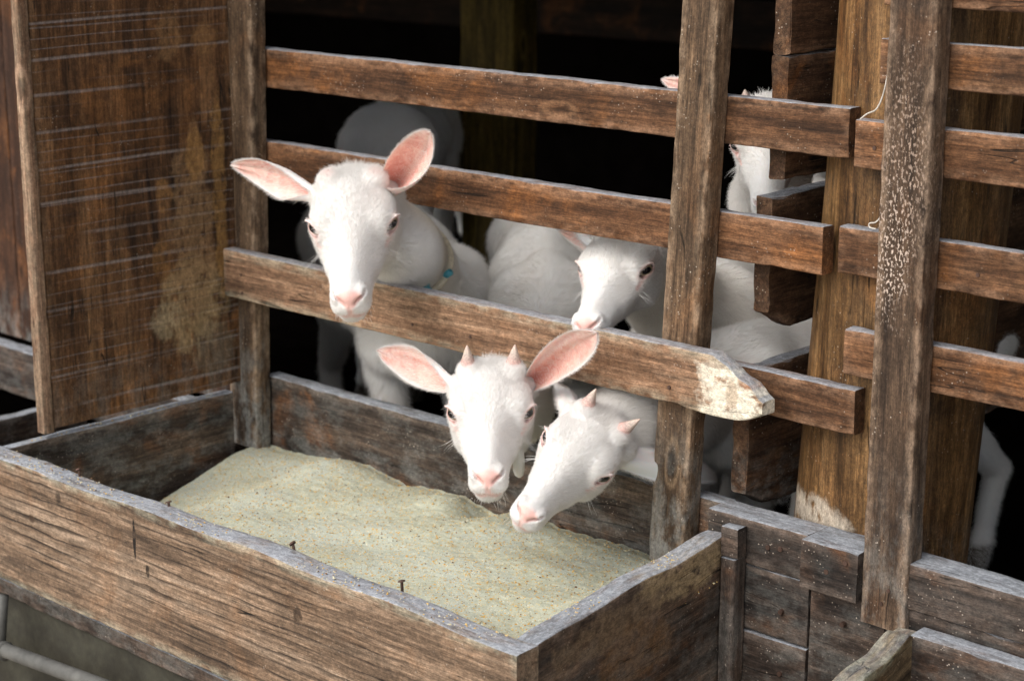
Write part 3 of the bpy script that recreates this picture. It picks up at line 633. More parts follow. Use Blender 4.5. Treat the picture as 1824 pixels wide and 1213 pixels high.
def np_mesh(name, V, Q):
    me = bpy.data.meshes.new(name); me.vertices.add(len(V)); me.vertices.foreach_set('co', np.asarray(V, np.float32).ravel())
    me.loops.add(Q.size); me.loops.foreach_set('vertex_index', Q.astype(np.int32).ravel())
    me.polygons.add(len(Q)); me.polygons.foreach_set('loop_start', np.arange(0, Q.size, Q.shape[1], dtype=np.int32))
    me.polygons.foreach_set('use_smooth', np.ones(len(Q), bool)); me.update(calc_edges=True); me.validate(); return me
def fattr(me, name, v):
    a = me.attributes.new(name, 'FLOAT', 'POINT'); a.data.foreach_set('value', np.asarray(v, np.float32))

# ---- materials
T = NT('goat_coat'); P = T.coord()
n1 = T.noise(P, 14, 4, .6); n2 = T.noise(P, 260, 3, .7)
c = T.ramp(n1, [(.35, (.74, .72, .69)), (.65, (.80, .79, .77))])
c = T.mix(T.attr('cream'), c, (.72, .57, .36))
c = T.mix(T.attr('pink'), c, (.82, .50, .44)); c = T.mix(T.attr('dark'), c, (.30, .12, .10)); c = T.mix(T.attr('hoof'), c, (.10, .08, .06))
T.put(T.b.inputs['Base Color'], c); T.put(T.b.inputs['Roughness'], T.math('SUBTRACT', .85, T.math('MULTIPLY', T.attr('pad'), .42)))
T.b.inputs['Specular IOR Level'].default_value = .3; T.b.inputs['Subsurface Weight'].default_value = .12
T.b.inputs['Subsurface Radius'].default_value = (.6, .3, .2); T.b.inputs['Subsurface Scale'].default_value = .01
T.put(T.b.inputs['Normal'], T.bump(n2, .35, .0008)); M_COAT = T.m
T = NT('goat_hair'); T.n.remove(T.b)
hp = T.new('ShaderNodeBsdfPrincipled'); hp.inputs['Base Color'].default_value = (.82, .81, .79, 1); hp.inputs['Roughness'].default_value = .7; hp.inputs['Specular IOR Level'].default_value = .2
tl = T.new('ShaderNodeBsdfTranslucent'); tl.inputs['Color'].default_value = (.9, .87, .83, 1)
ms = T.new('ShaderNodeMixShader'); ms.inputs[0].default_value = .3; T.l.new(hp.outputs[0], ms.inputs[1]); T.l.new(tl.outputs[0], ms.inputs[2]); T.l.new(ms.outputs[0], T.out.inputs[0])
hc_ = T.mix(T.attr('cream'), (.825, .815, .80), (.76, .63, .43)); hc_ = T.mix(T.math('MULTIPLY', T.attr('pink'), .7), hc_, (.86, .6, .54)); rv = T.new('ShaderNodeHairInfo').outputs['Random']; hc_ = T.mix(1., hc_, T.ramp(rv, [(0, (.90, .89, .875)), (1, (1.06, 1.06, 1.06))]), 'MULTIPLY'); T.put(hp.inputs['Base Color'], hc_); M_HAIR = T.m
T = NT('ear_skin'); P = T.coord()
n1 = T.noise(P, 45, 5, .6, 1.2)
ci = T.ramp(n1, [(.3, (.74, .36, .30)), (.6, (.86, .54, .46)), (.8, (.90, .68, .60))])
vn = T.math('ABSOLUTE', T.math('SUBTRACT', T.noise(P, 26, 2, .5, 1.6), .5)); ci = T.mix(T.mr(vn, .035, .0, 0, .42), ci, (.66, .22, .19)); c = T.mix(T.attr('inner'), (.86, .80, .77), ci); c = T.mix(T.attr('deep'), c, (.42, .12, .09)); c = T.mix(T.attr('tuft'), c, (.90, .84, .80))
T.put(T.b.inputs['Base Color'], c); T.b.inputs['Roughness'].default_value = .6; T.b.inputs['Specular IOR Level'].default_value = .3
T.b.inputs['Subsurface Weight'].default_value = .35; T.b.inputs['Subsurface Radius'].default_value = (1, .35, .25); T.b.inputs['Subsurface Scale'].default_value = .008
T.put(T.b.inputs['Normal'], T.bump(T.noise(P, 220, 3), .3, .0006)); M_EAR = T.m
T = NT('horn'); P = T.coord(False); z = T.new('ShaderNodeSeparateXYZ'); T.l.new(P, z.inputs[0])
c = T.ramp(T.mr(z.outputs[2], .0, .03), [(0, (.66, .42, .38)), (.35, (.50, .38, .34)), (.75, (.52, .44, .38)), (1, (.60, .47, .40))])
c = T.mix(.8, c, T.ramp(T.noise(P, 420, 4, .7), [(.35, (.6, .56, .54)), (.6, (1.25, 1.2, 1.15))]), 'MULTIPLY')
T.put(T.b.inputs['Base Color'], c); T.b.inputs['Roughness'].default_value = .6
T.put(T.b.inputs['Normal'], T.bump(T.noise(T.vmul(P, (200, 200, 700)), 1, 3), .6, .0008)); M_HORN = T.m
def eye_mat(name, open_=1.):
    T = NT(name); P = T.coord(False); s = T.new('ShaderNodeSeparateXYZ'); T.l.new(P, s.inputs[0])   # unit eyeball: Z outwards, X along the slit
    r = T.math('SQRT', T.math('ADD', T.math('POWER', s.outputs[0], 2), T.math('POWER', s.outputs[1], 2)))
    ang = T.noise(T.vmul(P, (6, 6, .5)), 3, 4, .7)
    iris = T.ramp(ang, [(.3, (.16, .12, .07)), (.6, (.36, .30, .19)), (.8, (.50, .44, .32))])
    c = T.mix(T.mr(r, .66, .80), iris, (.035, .025, .02)); c = T.mix(T.mr(r, .86, .93), c, (.40, .26, .23))
    px_ = T.math('POWER', T.math('DIVIDE', T.math('ABSOLUTE', s.outputs[0]), .50), 3); py_ = T.math('POWER', T.math('DIVIDE', T.math('ABSOLUTE', s.outputs[1]), .29), 3)
    c = T.mix(T.mr(T.math('ADD', px_, py_), 1.3, .8), c, (.004, .004, .006))
    T.put(T.b.inputs['Base Color'], c); T.b.inputs['Roughness'].default_value = .08; T.b.inputs['Specular IOR Level'].default_value = .55; return T.m
M_EYE = eye_mat('goat_eye')
M_COLLAR = plain('cord_collar', (.70, .62, .46), .8, 0, 200, .2); M_BLUE = plain('blue_plastic', (.08, .36, .44), .45, 0, 60, .25); M_TEAL = plain('teal_strap', (.02, .22, .26), .7, 0, 60, .2)

def ear_mesh(name, B, Tp, N, wid, curl=1., bend=.10, seed=0):
    """leaf-shaped cup from B to Tp; N is the way the cup opens"""
    B, Tp, N = Vector(B), Vector(Tp), Vector(N); A = Tp - B; L = A.length; A.normalize(); N = (N - A * N.dot(A)).normalized(); S = N.cross(A)
    nu, nv = 44, 28; V = []; at = {'inner': [], 'deep': [], 'tuft': []}
    for layer in (0, 1):
        for i in range(nu + 1):
            u = i / nu; wu = (0.34 + .66 * math.sin(min(1, (u + .02) / .58) * math.pi / 2) ** 1.3) if u < .56 else max(.0, 1 - ((u - .56) / .44) ** 1.9) ** .72
            wu = max(wu, .015) * wid
            phi = (2.35 * (1 - u) ** 1.15 + .75 * (1 - .5 * u)) * curl                # half opening angle of the arc
            ph = min(phi, 2.6)
            r = wu / max(.35, math.sin(min(ph, math.pi / 2))) if ph < math.pi / 2 else wu
            cen = B + A * (L * u) + N * (bend * L * math.sin(u * math.pi) - 0.0) * -1
            for j in range(nv + 1):
                v = 2 * j / nv - 1; fs = (1 if seed % 2 else -1); a = v * ph * (1 + .55 * max(0, v * fs) * (1 - u) ** 1.5)
                ridge = .05 * wu * math.sin(v * 7 + 1 + seed) * (1 - abs(v)) * (1 if layer == 0 else 0)
                rr = r - (.0016 if layer == 0 else 0) * (1 - abs(v) ** 6) * (1 - u ** 8)
                p = cen + S * (math.sin(a) * rr) + N * (r - math.cos(a) * rr + ridge + .30 * wu * math.exp(-((v * fs - .38) / .16) ** 2) * max(0, 1 - u * 1.25))
                p += A * (-.06 * L * abs(v) ** 2 * (1 - u)) + N * (.004 * mnoise.noise(Vector((u * 3 + seed, v * 2, 1))))
                V.append(p); inn = 1. if layer == 0 else 0.
                at['inner'].append(inn * (1 - .75 * abs(v) ** 7) * (1 - .6 * max(0, u - .93) / .07) if layer == 0 else .12 * (1 - abs(v)) )
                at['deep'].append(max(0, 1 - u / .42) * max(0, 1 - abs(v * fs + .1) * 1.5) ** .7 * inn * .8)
                at['tuft'].append(inn * .55 * max(0, min(1, (v * fs - .30) * 5)) * max(0, 1 - u * 1.1))
    m = nv + 1; nl = (nu + 1) * m; Q = []
    for i in range(nu):
        for j in range(nv):
            a = i * m + j; Q.append((a, a + m, a + m + 1, a + 1)); b = nl + a; Q.append((b, b + 1, b + m + 1, b + m))
    for i in range(nu):
        a = i * m; Q.append((a, nl + a, nl + a + m, a + m)); a = i * m + nv; Q.append((a, a + m, nl + a + m, nl + a))
    for j in range(nv):
        a = nu * m + j; Q.append((a, nl + a, nl + a + 1, a + 1))
    V = np.array([tuple(v) for v in V]); me = np_mesh(name, V, np.array(Q))
    for k, v in at.items(): fattr(me, k, v)
    return me, V[nl:], V[:nl]
def horn_mesh(name, B, D, Lh, r, bend):
    nz_, n = 26, 20; V = []; Q = []
    for i in range(nz_ + 1):
        t = i / nz_; rr = r * (1 - t ** 1.5) ** .75 * (1 - .30 * t) * (1 + .035 * math.sin(t * 46)) + .0004
        for k in range(n):
            a = 2 * math.pi * k / n; V.append((rr * math.cos(a) * (1 + .06 * math.sin(3 * a + t * 4)) + bend * t * t * Lh, rr * .85 * math.sin(a), Lh * t))
    for i in range(nz_):
        for k in range(n): Q.append((i * n + k, i * n + (k + 1) % n, (i + 1) * n + (k + 1) % n, (i + 1) * n + k))
    return np_mesh(name, np.array(V), np.array(Q))
def eyeball_mesh():
    bm = bmesh.new(); bmesh.ops.create_uvsphere(bm, u_segments=40, v_segments=28, radius=1)
    for f in bm.faces: f.smooth = True
    for v in bm.verts:                                     # cornea bulges a little
        r = math.hypot(v.co.x, v.co.y)
        if v.co.z > 0 and r < .8: v.co.z += .07 * (1 - (r / .8) ** 2)
    me = bpy.data.meshes.new('eye'); bm.to_mesh(me); bm.free(); me.materials.append(M_EYE); return me
EYEMESH = eyeball_mesh()

def add_hair(parent, roots, dirs, lens, rad, attrs, name='fur', npt=4, gravity=.25):
    n = len(roots)
    if n == 0: return
    ts = np.linspace(0, 1, npt)
    side = rng.normal(0, 1, (n, 3)) * .18
    P = roots[:, None, :] + (dirs[:, None, :] * ts[None, :, None] + (side[:, None, :] + np.array([0, 0, -gravity])) * (ts ** 2)[None, :, None] * .6) * lens[:, None, None]
    hc = bpy.data.hair_curves.new(name); hc.add_curves([npt] * n)
    hc.points.foreach_set('position', P.astype(np.float32).ravel())
    R = (rad[:, None] if hasattr(rad, '__len__') else rad) * (1 - .85 * ts[None, :] ** 1.5) * np.ones((n, 1))
    hc.points.foreach_set('radius', R.astype(np.float32).ravel())
    for k, v in attrs.items():
        a = hc.attributes.new(k, 'FLOAT', 'CURVE'); a.data.foreach_set('value', np.asarray(v, np.float32))
    hc.materials.append(M_HAIR); o = bpy.data.objects.new(name, hc); col.objects.link(o); o.parent = parent; o.location = -parent.location; return o

def goat(label, R, t, s, neck, chest, rump, body_r=.125, floor=.345, voxel=.0024, ears=(), horns=None, cream=0., hairs=60000, hairscale=1., legs=True, lod=0, headz=None, front_step=(0, 0), tail=True):
    R = np.array(R, float); U_, S_, Vt = np.linalg.svd(R); R = U_ @ Vt; t = np.array(t, float)
    sc_ = s / 100.
    root = thing('goat', label, 'goat', (float(chest[0]), float(chest[1]), floor), 'white goats in the pen')
    C, Rp = np.array(chest, float), np.array(rump, float); ax = C - Rp; ax[2] = 0; ax /= np.linalg.norm(ax); lat = np.cross([0, 0, 1], ax)
    r = body_r; up = np.array([0, 0, 1.]); mid = (C + Rp) / 2 - up * .012
    L = []                                                   # (a, b, ra, rb, k)
    L.append((C + up * .0, mid, r * .90, r * 1.08, .03)); L.append((mid, Rp, r * 1.08, r * .93, .03))
    L.append((C + ax * .03 - up * .03, C + ax * .05 + up * .01, r * .62, r * .5, .05))
    L.append((C - ax * .05 + up * r * .72, Rp + up * r * .66, r * .30, r * .30, .035))
    L.append((C - ax * .07 + up * r * .80, C - ax * .02 + up * r * .72, r * .26, r * .3, .04))
    for sg in (-1, 1):
        L.append((Rp + lat * sg * r * .5 + up * r * .45, Rp + lat * sg * r * .62 - ax * .04 + up * .01, r * .36, r * .45, .05))
        L.append((C + lat * sg * r * .62 + up * r * .45 - ax * .03, C + lat * sg * r * .66 - up * r * .55 + ax * .03, r * .38, r * .40, .05))
    nk = [np.array(p[:3], float) for p in neck]; nr = [p[3] for p in neck]
    j = t + R @ (np.array([-3.6, 0, -.6]) * sc_); tj = t + R @ (np.array([-1.5, 0, -3.0]) * sc_)
    chain = [(j, 4.0 * sc_)] + list(zip(nk, nr)) + [(C + up * r * .15 + ax * .02, r * .66)]
    NL = [(chain[i][0], chain[i + 1][0], chain[i][1], chain[i + 1][1], .03) for i in range(len(chain) - 1)]
    NL.append((tj, chain[1][0], 2.8 * sc_, chain[1][1] * .9, .02))
    LG = []
    if legs:
        for q, sg in enumerate((-1, 1)):
            st = front_step[q]
            e = C + lat * sg * r * .62 - up * r * 1.0 - ax * .015; kn = np.array([*(C + lat * sg * r * .55 + ax * (.01 + st))[:2], floor + (e[2] - floor) * .50]); ft = np.array([*(kn + ax * (.0 + st))[:2], floor + .05]); hf = np.array([*(ft + ax * .015)[:2], floor + .012])
            LG += [(C + lat * sg * r * .62 - up * r * .4, e, r * .42, .036, .03), (e, kn, .036, .0235, .02), (kn, ft, .0235, .017, .01), (ft, hf, .018, .021, .01)]
            h0 = Rp + lat * sg * r * .58; st_ = h0 + ax * .06 - up * r * 1.05; hk = np.array([*(h0 - ax * .10)[:2], floor + (h0[2] - floor) * .42]); f2 = np.array([*(h0 - ax * .07)[:2], floor + .05]); h2 = np.array([*(h0 - ax * .05)[:2], floor + .012])
            LG += [(h0, st_, r * .60, .052, .04), (st_, hk, .045, .022, .02), (hk, f2, .021, .017, .01), (f2, h2, .018, .021, .01)]
        if tail: LG.append((Rp - ax * r * .8 + up * r * .5, Rp - ax * (r * .9 + .06) + up * r * .7, .018, .010, .02))
    Hc = t + R @ (np.array([5., 0, -.5]) * sc_)
    def f(P):
        P = P.astype(np.float32); d = None
        for (a, b, ra, rb, k) in L + NL:
            q = rcone(P, a, b, ra, rb); d = q if d is None else smin(d, q, k)
        for (a, b, ra, rb, k) in LG: d = smin(d, rcone(P, a, b, ra, rb), k)
        d = d + np.float32(.0022) * np.sin(P[:, 0] * 38 + 2 * np.sin(P[:, 2] * 21)) * np.sin(P[:, 1] * 33 + 1) * np.sin(P[:, 2] * 41 + 2)
        near = np.linalg.norm(P - Hc.astype(np.float32), axis=1) < .17 * s + .02
        if near.any():
            Q = ((P[near] - t) @ R / sc_)
            hd_ = head_sdf(Q) * sc_; dn = d[near]
            # the neck fades out before the face
            dn = np.where(Q[:, 0] > 1.0, dn + (Q[:, 0] - 1.0) * sc_ * .8, dn)
            d[near] = smin(dn, hd_.astype(np.float32), .018 * s)
        return d
    pts = np.array([x for seg in L + NL + LG for x in (seg[0], seg[1])] + [t + R @ (np.array(q) * sc_) for q in ((17, 0, 0), (-6, 0, 0), (4, 5, 5), (4, -5, 5), (4, 0, -6))])
    lo = pts.min(0) - .09 - r * .4; hi = pts.max(0) + .09 + r * .4; lo[2] = max(lo[2], floor - .02)
    V, Q = surface_nets(f, lo, hi, voxel)
    me = np_mesh('body', V - np.array(root.location), Q); me.materials.append(M_COAT)
    HQ = (V - t) @ R / sc_
    pink, dark, pad, ew = head_masks(HQ); far = (HQ[:, 0] < -4)
    pink[far] = 0; dark[far] = 0; pad[far] = 0
    nn = np.sin(V[:, 0] * 17 + 2 * np.sin(V[:, 2] * 13)) * np.sin(V[:, 1] * 19 + 1.3 + 2 * np.sin(V[:, 0] * 11)) * .5
    crm = np.clip(cream * (.7 + .4 * nn) * sstep(-HQ[:, 0], .5, 6) * np.exp(-(np.linalg.norm(V - (chain[0][0] * .35 + chain[1][0] * .65 - up * .03), axis=1) / .125) ** 2), 0, 1)  # cream on the neck paints in warm bounced light
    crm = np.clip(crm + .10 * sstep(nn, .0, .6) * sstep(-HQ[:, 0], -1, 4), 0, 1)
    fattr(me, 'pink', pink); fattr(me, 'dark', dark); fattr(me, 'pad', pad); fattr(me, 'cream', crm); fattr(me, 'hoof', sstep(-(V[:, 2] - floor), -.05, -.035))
    body = link('body', me, None, root)
    # vertex normals for the coat
    me.update(); N = np.empty(len(me.vertices) * 3, np.float32); me.vertex_normals.foreach_get('vector', N); N = N.reshape(-1, 3)
    if len(N) != len(V): V = np.empty(len(me.vertices) * 3, np.float32); me.vertices.foreach_get('co', V); V = V.reshape(-1, 3) + np.array(root.location)
    # eyes
    for sg in (1, -1):
        o = bpy.data.objects.new('eye', EYEMESH); col.objects.link(o); o.parent = root
        zz = R @ (EN * [1, sg, 1]); xx = R @ (np.array([.99, -.12 * sg, -.10])); xx -= zz * (xx @ zz); xx /= np.linalg.norm(xx); yy = np.cross(zz, xx)
        c0 = t + R @ (EYE * [1, sg, 1] * sc_) - np.array(root.location); e = EYER * sc_
        o.matrix_local = Matrix(((xx[0] * e, yy[0] * e, zz[0] * e, c0[0]), (xx[1] * e, yy[1] * e, zz[1] * e, c0[1]), (xx[2] * e, yy[2] * e, zz[2] * e, c0[2]), (0, 0, 0, 1)))
    # horns
    for h in (horns or []):
        sg, Lh, D = h; D = Vector(R @ np.array(D, float)).normalized(); b0 = Vector(t + R @ (np.array([-.9, 2.75 * sg, 5.0]) * sc_))
        xx = Vector(R @ np.array([-1., 0, 0])); xx = (xx - D * xx.dot(D)).normalized(); yy = D.cross(xx)
        o = link('horn' if Lh > .012 else 'horn_bud', horn_mesh('horn', b0, D, Lh, (.0108 if Lh > .012 else .008) * s, .15), M_HORN, root); b0 = b0 - root.location
        o.matrix_local = Matrix(((xx.x, yy.x, D.x, b0.x), (xx.y, yy.y, D.y, b0.y), (xx.z, yy.z, D.z, b0.z), (0, 0, 0, 1)))
    hr, hdv, hl, hpk, hcr = [], [], [], [], []
    # ears
    for k, (sg, tip, nrm, wid, curl) in enumerate(ears):
        b0 = t + R @ (np.array([-3.0, 4.1 * sg, 1.1]) * sc_)
        em, outer, inner = ear_mesh('ear', b0, tip, nrm, wid, curl, seed=k + int(abs(t[0]) * 100)); em.materials.append(M_EAR)
        em.transform(Matrix.Translation(-root.location)); link('ear', em, None, root)
        if hairs:
            A = np.array(tip) - b0; A /= np.linalg.norm(A); m = 29; G = outer.reshape(-1, m, 3); Gi = inner.reshape(-1, m, 3)
            cnt = 5200 if voxel < .003 else 1200
            iu = rng.integers(0, G.shape[0] - 2, cnt); fv = rng.random(cnt) * (m - 2); iv = fv.astype(int); fr_ = (fv - iv)[:, None]
            p = G[iu, iv] * (1 - fr_) + G[iu, iv + 1] * fr_ + (G[iu + 1, iv] - G[iu, iv]) * rng.random((cnt, 1)); nout = p - (Gi[iu, iv]); nout /= np.linalg.norm(nout, axis=1)[:, None] + 1e-9
            hr.append(p); hdv.append(A * .95 + nout * .25 + rng.normal(0, .1, (cnt, 3))); hl.append(np.full(cnt, .005) * hairscale * (.6 + .8 * rng.random(cnt))); hpk.append(np.full(cnt, .25)); hcr.append(np.zeros(cnt))
            cnt = 650 if voxel < .003 else 120; iu = (rng.random(cnt) ** 1.5 * G.shape[0] * .7).astype(int); iv = rng.integers(3, m - 3, cnt); p = Gi[iu, iv]; inw = Gi[iu, m // 2] - G[iu, m // 2]; inw /= np.linalg.norm(inw, axis=1)[:, None] + 1e-9
            hr.append(p); hdv.append(A * .9 + inw * .5 + rng.normal(0, .25, (cnt, 3))); hl.append(.011 * hairscale * (.4 + .8 * rng.random(cnt))); hpk.append(np.zeros(cnt)); hcr.append(np.zeros(cnt))
            for edge in (0, m - 1):                            # fringe along the rims
                cnt = 700 if voxel < .003 else 150; iu = rng.integers(0, G.shape[0] - 2, cnt); p = G[iu, edge] + (G[iu + 1, edge] - G[iu, edge]) * rng.random((cnt, 1))
                inw = G[iu, m // 2] - p; inw /= np.linalg.norm(inw, axis=1)[:, None] + 1e-9
                sgn = -.35 if rng.random() < .5 else .2
                hr.append(p); hdv.append(A * .9 - inw * (.45) + rng.normal(0, .15, (cnt, 3))); hl.append(.0036 * hairscale * (.5 + rng.random(cnt)) * (1 + 1.0 * (1 - iu / G.shape[0]))); hpk.append(np.full(cnt, .1)); hcr.append(np.zeros(cnt))
    # coat of short hairs
    if hairs:
        fa = Q; cenf = V[fa].mean(1); area = .5 * np.linalg.norm(np.cross(V[fa[:, 2]] - V[fa[:, 0]], V[fa[:, 3]] - V[fa[:, 1]]), axis=1)
        hx = (cenf - t) @ R / sc_; dh = np.linalg.norm(cenf - Hc, axis=1)
        wgt = area * np.where(dh < .16 * s, 2.2, np.where(dh < .36, 1.2, .45)) * (1 - .97 * np.clip(pad[fa].mean(1), 0, 1)) * np.where((ew[fa].mean(1) < 1.12) & (hx[:, 0] > 2) & (np.abs(hx[:, 1]) > 3.2), 0., 1.)
        wgt = wgt * np.where(dark[fa].mean(1) > .3, .1, 1)
        toC = np.array(CAM) - cenf; nf = N[fa].mean(1); vis = (nf * toC).sum(1) / np.linalg.norm(toC, axis=1); wgt = wgt * np.where(vis < -.45, .25, 1)
        ii = rng.choice(len(fa), hairs, p=wgt / wgt.sum()); a, b = rng.random((2, hairs, 1))
        v4 = V[fa[ii]]; p = (v4[:, 0] * (1 - a) + v4[:, 1] * a) * (1 - b) + (v4[:, 3] * (1 - a) + v4[:, 2] * a) * b
        nrm = nf[ii]; nrm /= np.linalg.norm(nrm, axis=1)[:, None] + 1e-9
        H = (p - t) @ R / sc_; inh = sstep(H[:, 0], -9, -2)[:, None] * (dh[ii] < .3)[:, None]
        # along the face the coat lies from nose to poll and outwards, on the neck and trunk backwards and down
        y_ = H[:, 1:2]; fl_h = np.concatenate([np.full_like(y_, -1.), np.sign(y_) * np.minimum(1, np.abs(y_) / 3) * .35, np.where(H[:, 2:3] > 2, .25, -.35)], 1) @ R.T
        nd = chain[1][0] - chain[0][0]; nd = nd / np.linalg.norm(nd); fl_b = -ax * .8 + np.array([0, 0, -.6]); fl_n = nd * .8 + np.array([0, 0, -.3])
        onneck = sstep(-np.linalg.norm(p - chain[1][0], axis=1), -.16, -.07)[:, None]
        fl = fl_h * inh + (1 - inh) * (fl_b * (1 - onneck) + fl_n * onneck)
        poll = (np.exp(-((H[:, 0] + 2.2) / 2.2) ** 2 - (H[:, 1] / 2.6) ** 2) * (H[:, 2] > 3))[:, None]
        fl = fl - nrm * (fl * nrm).sum(1)[:, None]; fl /= np.linalg.norm(fl, axis=1)[:, None] + 1e-9
        lift = .22 + .16 * rng.random((hairs, 1)) + .45 * poll
        d = fl + nrm * lift + rng.normal(0, .10, (hairs, 3)) + poll * rng.normal(0, .25, (hairs, 3)); d /= np.linalg.norm(d, axis=1)[:, None]
        muz = sstep(H[:, 0], 8, 13) * inh[:, 0]
        ln = (.0054 * inh[:, 0] * (1 - .45 * muz) + .0105 * (1 - inh[:, 0])) * (.65 + .7 * rng.random(hairs)) * s * hairscale * (1 + 1.7 * poll[:, 0])
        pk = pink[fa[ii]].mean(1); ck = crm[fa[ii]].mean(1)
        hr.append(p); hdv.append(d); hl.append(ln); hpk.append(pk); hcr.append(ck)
        # whiskers and lashes
        wr, wd_, wl = [], [], []
        for _ in range(34):
            sg = random.choice((-1, 1)); q = np.array([random.uniform(13, 16.5), sg * random.uniform(.3, 2.0), -3.9 + random.uniform(-.5, .6)]); dd = np.array([random.uniform(-.4, .5), sg * random.uniform(.1, .7), -1.]); wr.append(q); wd_.append(dd); wl.append(random.uniform(.5, 1.1))
        for _ in range(18):
            sg = random.choice((-1, 1)); u_ = random.uniform(.15, 2.9); q = EYE + EN * 1.15 + E1 * math.cos(u_) * 1.15 + E2 * math.sin(u_) * .82; q = q * [1, sg, 1]; dd = np.array([random.uniform(.1, .6), sg * 1.1, random.uniform(-.3, .5)]); wr.append(q); wd_.append(dd); wl.append(random.uniform(.6, 1.3))
        for _ in range(16):
            sg = random.choice((-1, 1)); q = np.array([random.uniform(5.5, 7), sg * 3.9, -1.2]); dd = np.array([.4, sg * 1.0, random.uniform(-.9, -.2)]); wr.append(q); wd_.append(dd); wl.append(random.uniform(1.3, 2.8))
        wr = t + np.array(wr) @ R.T * sc_; wd_ = np.array(wd_); wd_ = (wd_ / np.linalg.norm(wd_, axis=1)[:, None]) @ R.T; wl = np.array(wl) * sc_
        hr.append(wr); hdv.append(wd_); hl.append(wl); hpk.append(np.zeros(len(wl))); hcr.append(np.zeros(len(wl)))
        P = np.concatenate(hr); D = np.concatenate(hdv); Lh = np.concatenate(hl)
        rad = np.full(len(P), .00011 if voxel < .003 else .0002) * (1 + .3 * s)
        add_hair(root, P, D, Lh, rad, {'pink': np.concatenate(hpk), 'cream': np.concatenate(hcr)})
    return root, f

def V3(v): return np.array([v[0], v[1], v[2]])
def P3(px, py, y): return V3(onY(px, py, y))
CAMV = np.array(CAM)
def facing(p, mixv, k): # direction the ear cup opens: towards the viewer bent by mixv
    d = CAMV - np.array(p); d /= np.linalg.norm(d); return d + np.array(mixv) * k
RR = np.array([RT.x, RT.y, RT.z]); UU = np.array([UP.x, UP.y, UP.z]); FF = np.array([FW.x, FW.y, FW.z])

# 1: the tall one leaning out between the rails
R1 = [[0.6493, 0.7332, 0.2017], [-0.6700, 0.6771, -0.3044], [-0.3598, 0.0625, 0.9309]]
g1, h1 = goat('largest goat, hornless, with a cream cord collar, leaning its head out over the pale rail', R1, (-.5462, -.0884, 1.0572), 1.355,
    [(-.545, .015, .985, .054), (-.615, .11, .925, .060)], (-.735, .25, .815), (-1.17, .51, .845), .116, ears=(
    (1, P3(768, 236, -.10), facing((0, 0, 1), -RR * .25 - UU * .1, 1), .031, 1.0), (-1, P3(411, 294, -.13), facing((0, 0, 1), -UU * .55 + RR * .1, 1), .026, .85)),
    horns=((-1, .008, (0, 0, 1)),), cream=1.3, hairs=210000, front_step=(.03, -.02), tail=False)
# 2: the small horned one in the middle of the trough
R2 = [[0.6564, 0.7464, 0.1099], [-0.7297, 0.6651, -0.1584], [-0.1913, 0.0238, 0.9812]]
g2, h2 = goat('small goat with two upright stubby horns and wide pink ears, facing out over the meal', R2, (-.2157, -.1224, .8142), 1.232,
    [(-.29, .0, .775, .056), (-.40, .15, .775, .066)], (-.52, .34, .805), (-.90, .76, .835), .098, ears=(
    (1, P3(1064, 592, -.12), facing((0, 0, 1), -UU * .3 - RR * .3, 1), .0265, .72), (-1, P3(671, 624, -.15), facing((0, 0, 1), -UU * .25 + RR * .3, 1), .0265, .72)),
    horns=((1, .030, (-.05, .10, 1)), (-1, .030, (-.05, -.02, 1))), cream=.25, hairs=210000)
# 3: its neighbour with the head twisted down
R2B = [[0.2679, 0.7882, 0.5540], [-0.9404, 0.3390, -0.0276], [-0.2096, -0.5136, 0.8320]]
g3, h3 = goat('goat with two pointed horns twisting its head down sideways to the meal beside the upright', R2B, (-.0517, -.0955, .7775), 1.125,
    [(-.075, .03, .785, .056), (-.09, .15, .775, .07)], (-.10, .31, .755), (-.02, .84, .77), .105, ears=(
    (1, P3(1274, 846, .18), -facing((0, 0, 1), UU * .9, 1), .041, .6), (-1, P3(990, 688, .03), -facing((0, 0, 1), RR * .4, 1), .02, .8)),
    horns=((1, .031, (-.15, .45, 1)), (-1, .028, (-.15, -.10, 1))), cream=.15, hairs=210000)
# 4: the one behind the rails, nibbling an ear tip
R3 = [[0.4014, 0.9154, -0.0291], [-0.8708, 0.3716, -0.3217], [-0.2837, 0.1545, 0.9464]]
R3 = np.array(Matrix.Rotation(math.radians(6), 3, FW)) @ np.array(R3); T3 = np.array(onY(1153, 482, .108)) - R3 @ np.array([4.85, 4.7, 1.3]) * .0117
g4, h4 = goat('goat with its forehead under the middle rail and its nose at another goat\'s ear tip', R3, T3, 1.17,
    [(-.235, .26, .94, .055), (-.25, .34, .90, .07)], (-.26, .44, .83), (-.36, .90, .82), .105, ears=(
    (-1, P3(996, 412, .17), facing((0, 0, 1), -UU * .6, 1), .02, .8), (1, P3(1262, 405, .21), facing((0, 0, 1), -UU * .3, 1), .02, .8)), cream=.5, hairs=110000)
# 5: tall goat in the shade of the barn, face cut by the top rail
R4 = [[0.5325, 0.8298, 0.1667], [-0.7327, 0.5505, -0.4001], [-0.4238, 0.0909, 0.9012]]
g5, h5 = goat('shaded goat deep behind the top rail, only its muzzle, crown and one ear showing', R4, (-.058, .339, 1.1891), 1.094,
    [(-.105, .43, 1.13, .055), (-.22, .58, 1.03, .064)], (-.33, .78, .93), (-.44, 1.26, .93), .105, voxel=.003, ears=(
    (-1, P3(1177, 141, .42), facing((0, 0, 1), -UU * .3, 1), .021, .9), (1, P3(1440, 160, .42), facing((0, 0, 1), -UU * .3, 1), .018, .9)), horns=((-1, .02, (0, 0, 1)),), cream=.1, hairs=40000)
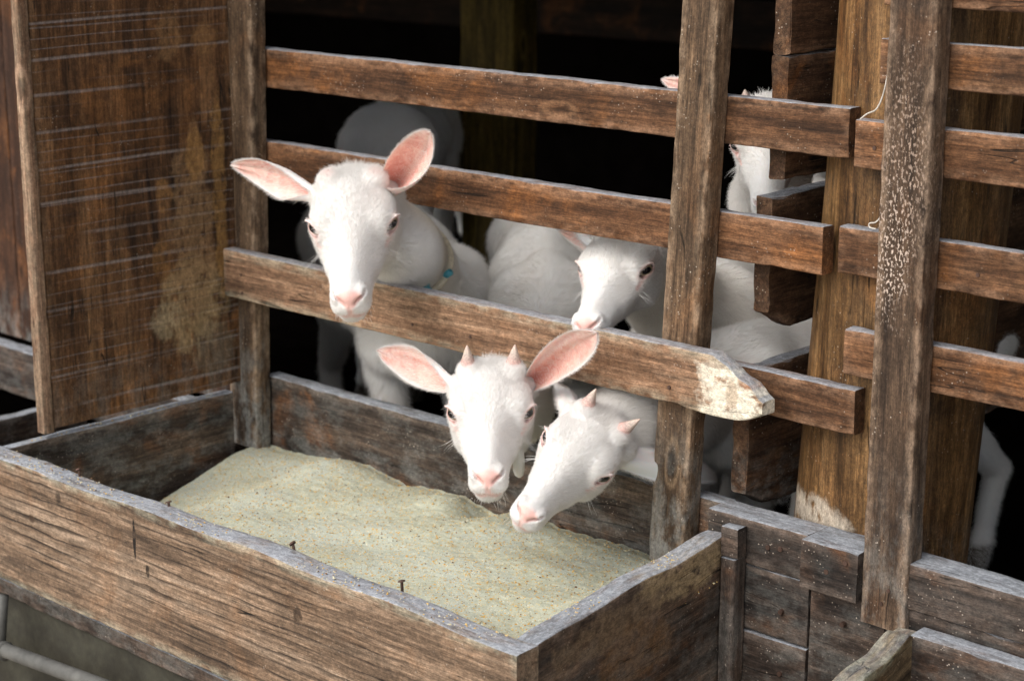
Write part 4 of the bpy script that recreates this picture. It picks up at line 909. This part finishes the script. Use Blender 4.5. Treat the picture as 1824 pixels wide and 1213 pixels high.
# 6: at the right edge
Rz = np.array([[.35, -.93, .1], [.90, .36, .2], [-.2, 0, .98]]).T
R6 = np.stack([np.array([.75, -.60, -.28]), np.array([.62, .78, 0.]), np.array([.22, -.17, .96])], 1)
g6, h6 = goat('shadowy goat at the right edge behind the log post, just a foreleg and shoulder showing', R6, (1.01, .80, 1.03), 1.2,
    [(.95, .88, .98, .06)], (.79, 1.04, .83), (1.0, 1.7, .83), .13, voxel=.0045, ears=(
    (-1, (.89, .71, 1.07), (1, -1, 0), .025, .8), (1, (1.13, .88, 1.07), (1, -1, 0), .025, .8)), cream=.1, hairs=16000)

# 7: one more back deep in the dark
R7 = np.stack([np.array([-.40, .45, -.80]), np.array([-.75, -.66, 0.]), np.array([-.52, .60, .60])], 1)
g7, h7 = goat('dim goat deep in the barn, only its rounded back above the middle rail at left', R7, (-1.98, 1.62, .74), 1.2,
    [(-1.93, 1.48, .84, .05)], (-1.86, 1.33, .93), (-1.57, .95, .945), .098, voxel=.0045, ears=((1, (-2.10, 1.55, .72), (1, -1, 0), .025, .8), (-1, (-1.90, 1.75, .72), (1, -1, 0), .025, .8)), cream=.4, hairs=20000, tail=False)

# collars, wattle
def neck_ring(name, c, axis, th, mat, parent, f):
    """a cord that follows the neck all the way round"""
    c = Vector(c); d = Vector(axis).normalized(); u = d.orthogonal().normalized(); v = d.cross(u); rs = []
    for k in range(64):
        a = 2 * math.pi * k / 64; q = u * math.cos(a) + v * math.sin(a); rr = np.linspace(.02, .14, 100); val = f(np.array([tuple(c + q * x) for x in rr])); o = np.nonzero(val > 0)[0]
        rs.append(rr[o[0]] if len(o) else .08)
    rs = np.array(rs); rs = np.convolve(np.concatenate([rs[-4:], rs, rs[:4]]), np.ones(9) / 9, 'valid'); rs = rs + .0035
    pts = [c + (u * math.cos(2 * math.pi * k / 64) + v * math.sin(2 * math.pi * k / 64)) * rs[k % 64] for k in range(65)]
    o = link(name, tube_mesh(name, pts, th, 8), mat, parent); o.location = -parent.location; return o, pts
cc = Vector((-.590, .070, .945)); cax = Vector((.075, -.085, .075)).normalized()
collar, cpts = neck_ring('collar', cc, cax, .0062, M_COLLAR, g1, h1); collar['label'] = 'cream cord collar with blue plastic clips'
def sub(name, pts, r, mat, par):
    o = link(name, tube_mesh(name, pts, r, 16), mat); o.parent = par; o.location = (0, 0, 0)
k0 = onY(768, 522, -.0); k1 = onY(792, 491, -.0)
cd1 = Vector((.5, -.3, -.75)).normalized()
def on_ring(px, py):                                       # the point of the cord nearest that sight line, on the viewer's side
    def e(p): d = p - CAM; z = d.dot(FW); return (912 + 3423 * d.dot(RT) / z - px) ** 2 + (606.5 - 3423 * d.dot(UP) / z - py) ** 2 + (z - 2.6) * 6000
    return min(cpts, key=e)
a1 = on_ring(768, 520); a2 = on_ring(790, 490)
a1 = a1 + Vector((.006, -.016, .014))
sub('clip', [a1 + Vector((-.004, -.004, .008)), a1 + Vector((.008, -.012, -.014))], .0100, M_BLUE, collar)
sub('clip', [a2 + Vector((-.012, -.002, -.008)), a2 + Vector((.012, -.002, .008))], .0062, M_BLUE, collar)
sub('knot', [a1 + Vector((.004, -.010, -.004)), a1 + Vector((.016, -.006, -.006))], .0045, M_BLUE, collar)
neck_ring('collar', (-.080, .055, .785), (.02, -.98, .1), .0065, M_TEAL, g3, h3)
# small fleshy tassel under the throat of goat 2
w0 = Vector(P3(924, 800, -.13)); me = tube_mesh('wattle', [w0 + Vector((0, 0, .012)), w0, w0 - Vector((0, 0, .016)), w0 - Vector((0, 0, .032)), w0 - Vector((-.001, 0, .040)), w0 - Vector((-.001, 0, .0435))], [.006, .0075, .0085, .0088, .0065, .002], 16)
o = link('wattle', me, M_COAT, g2); o.location = -g2.location
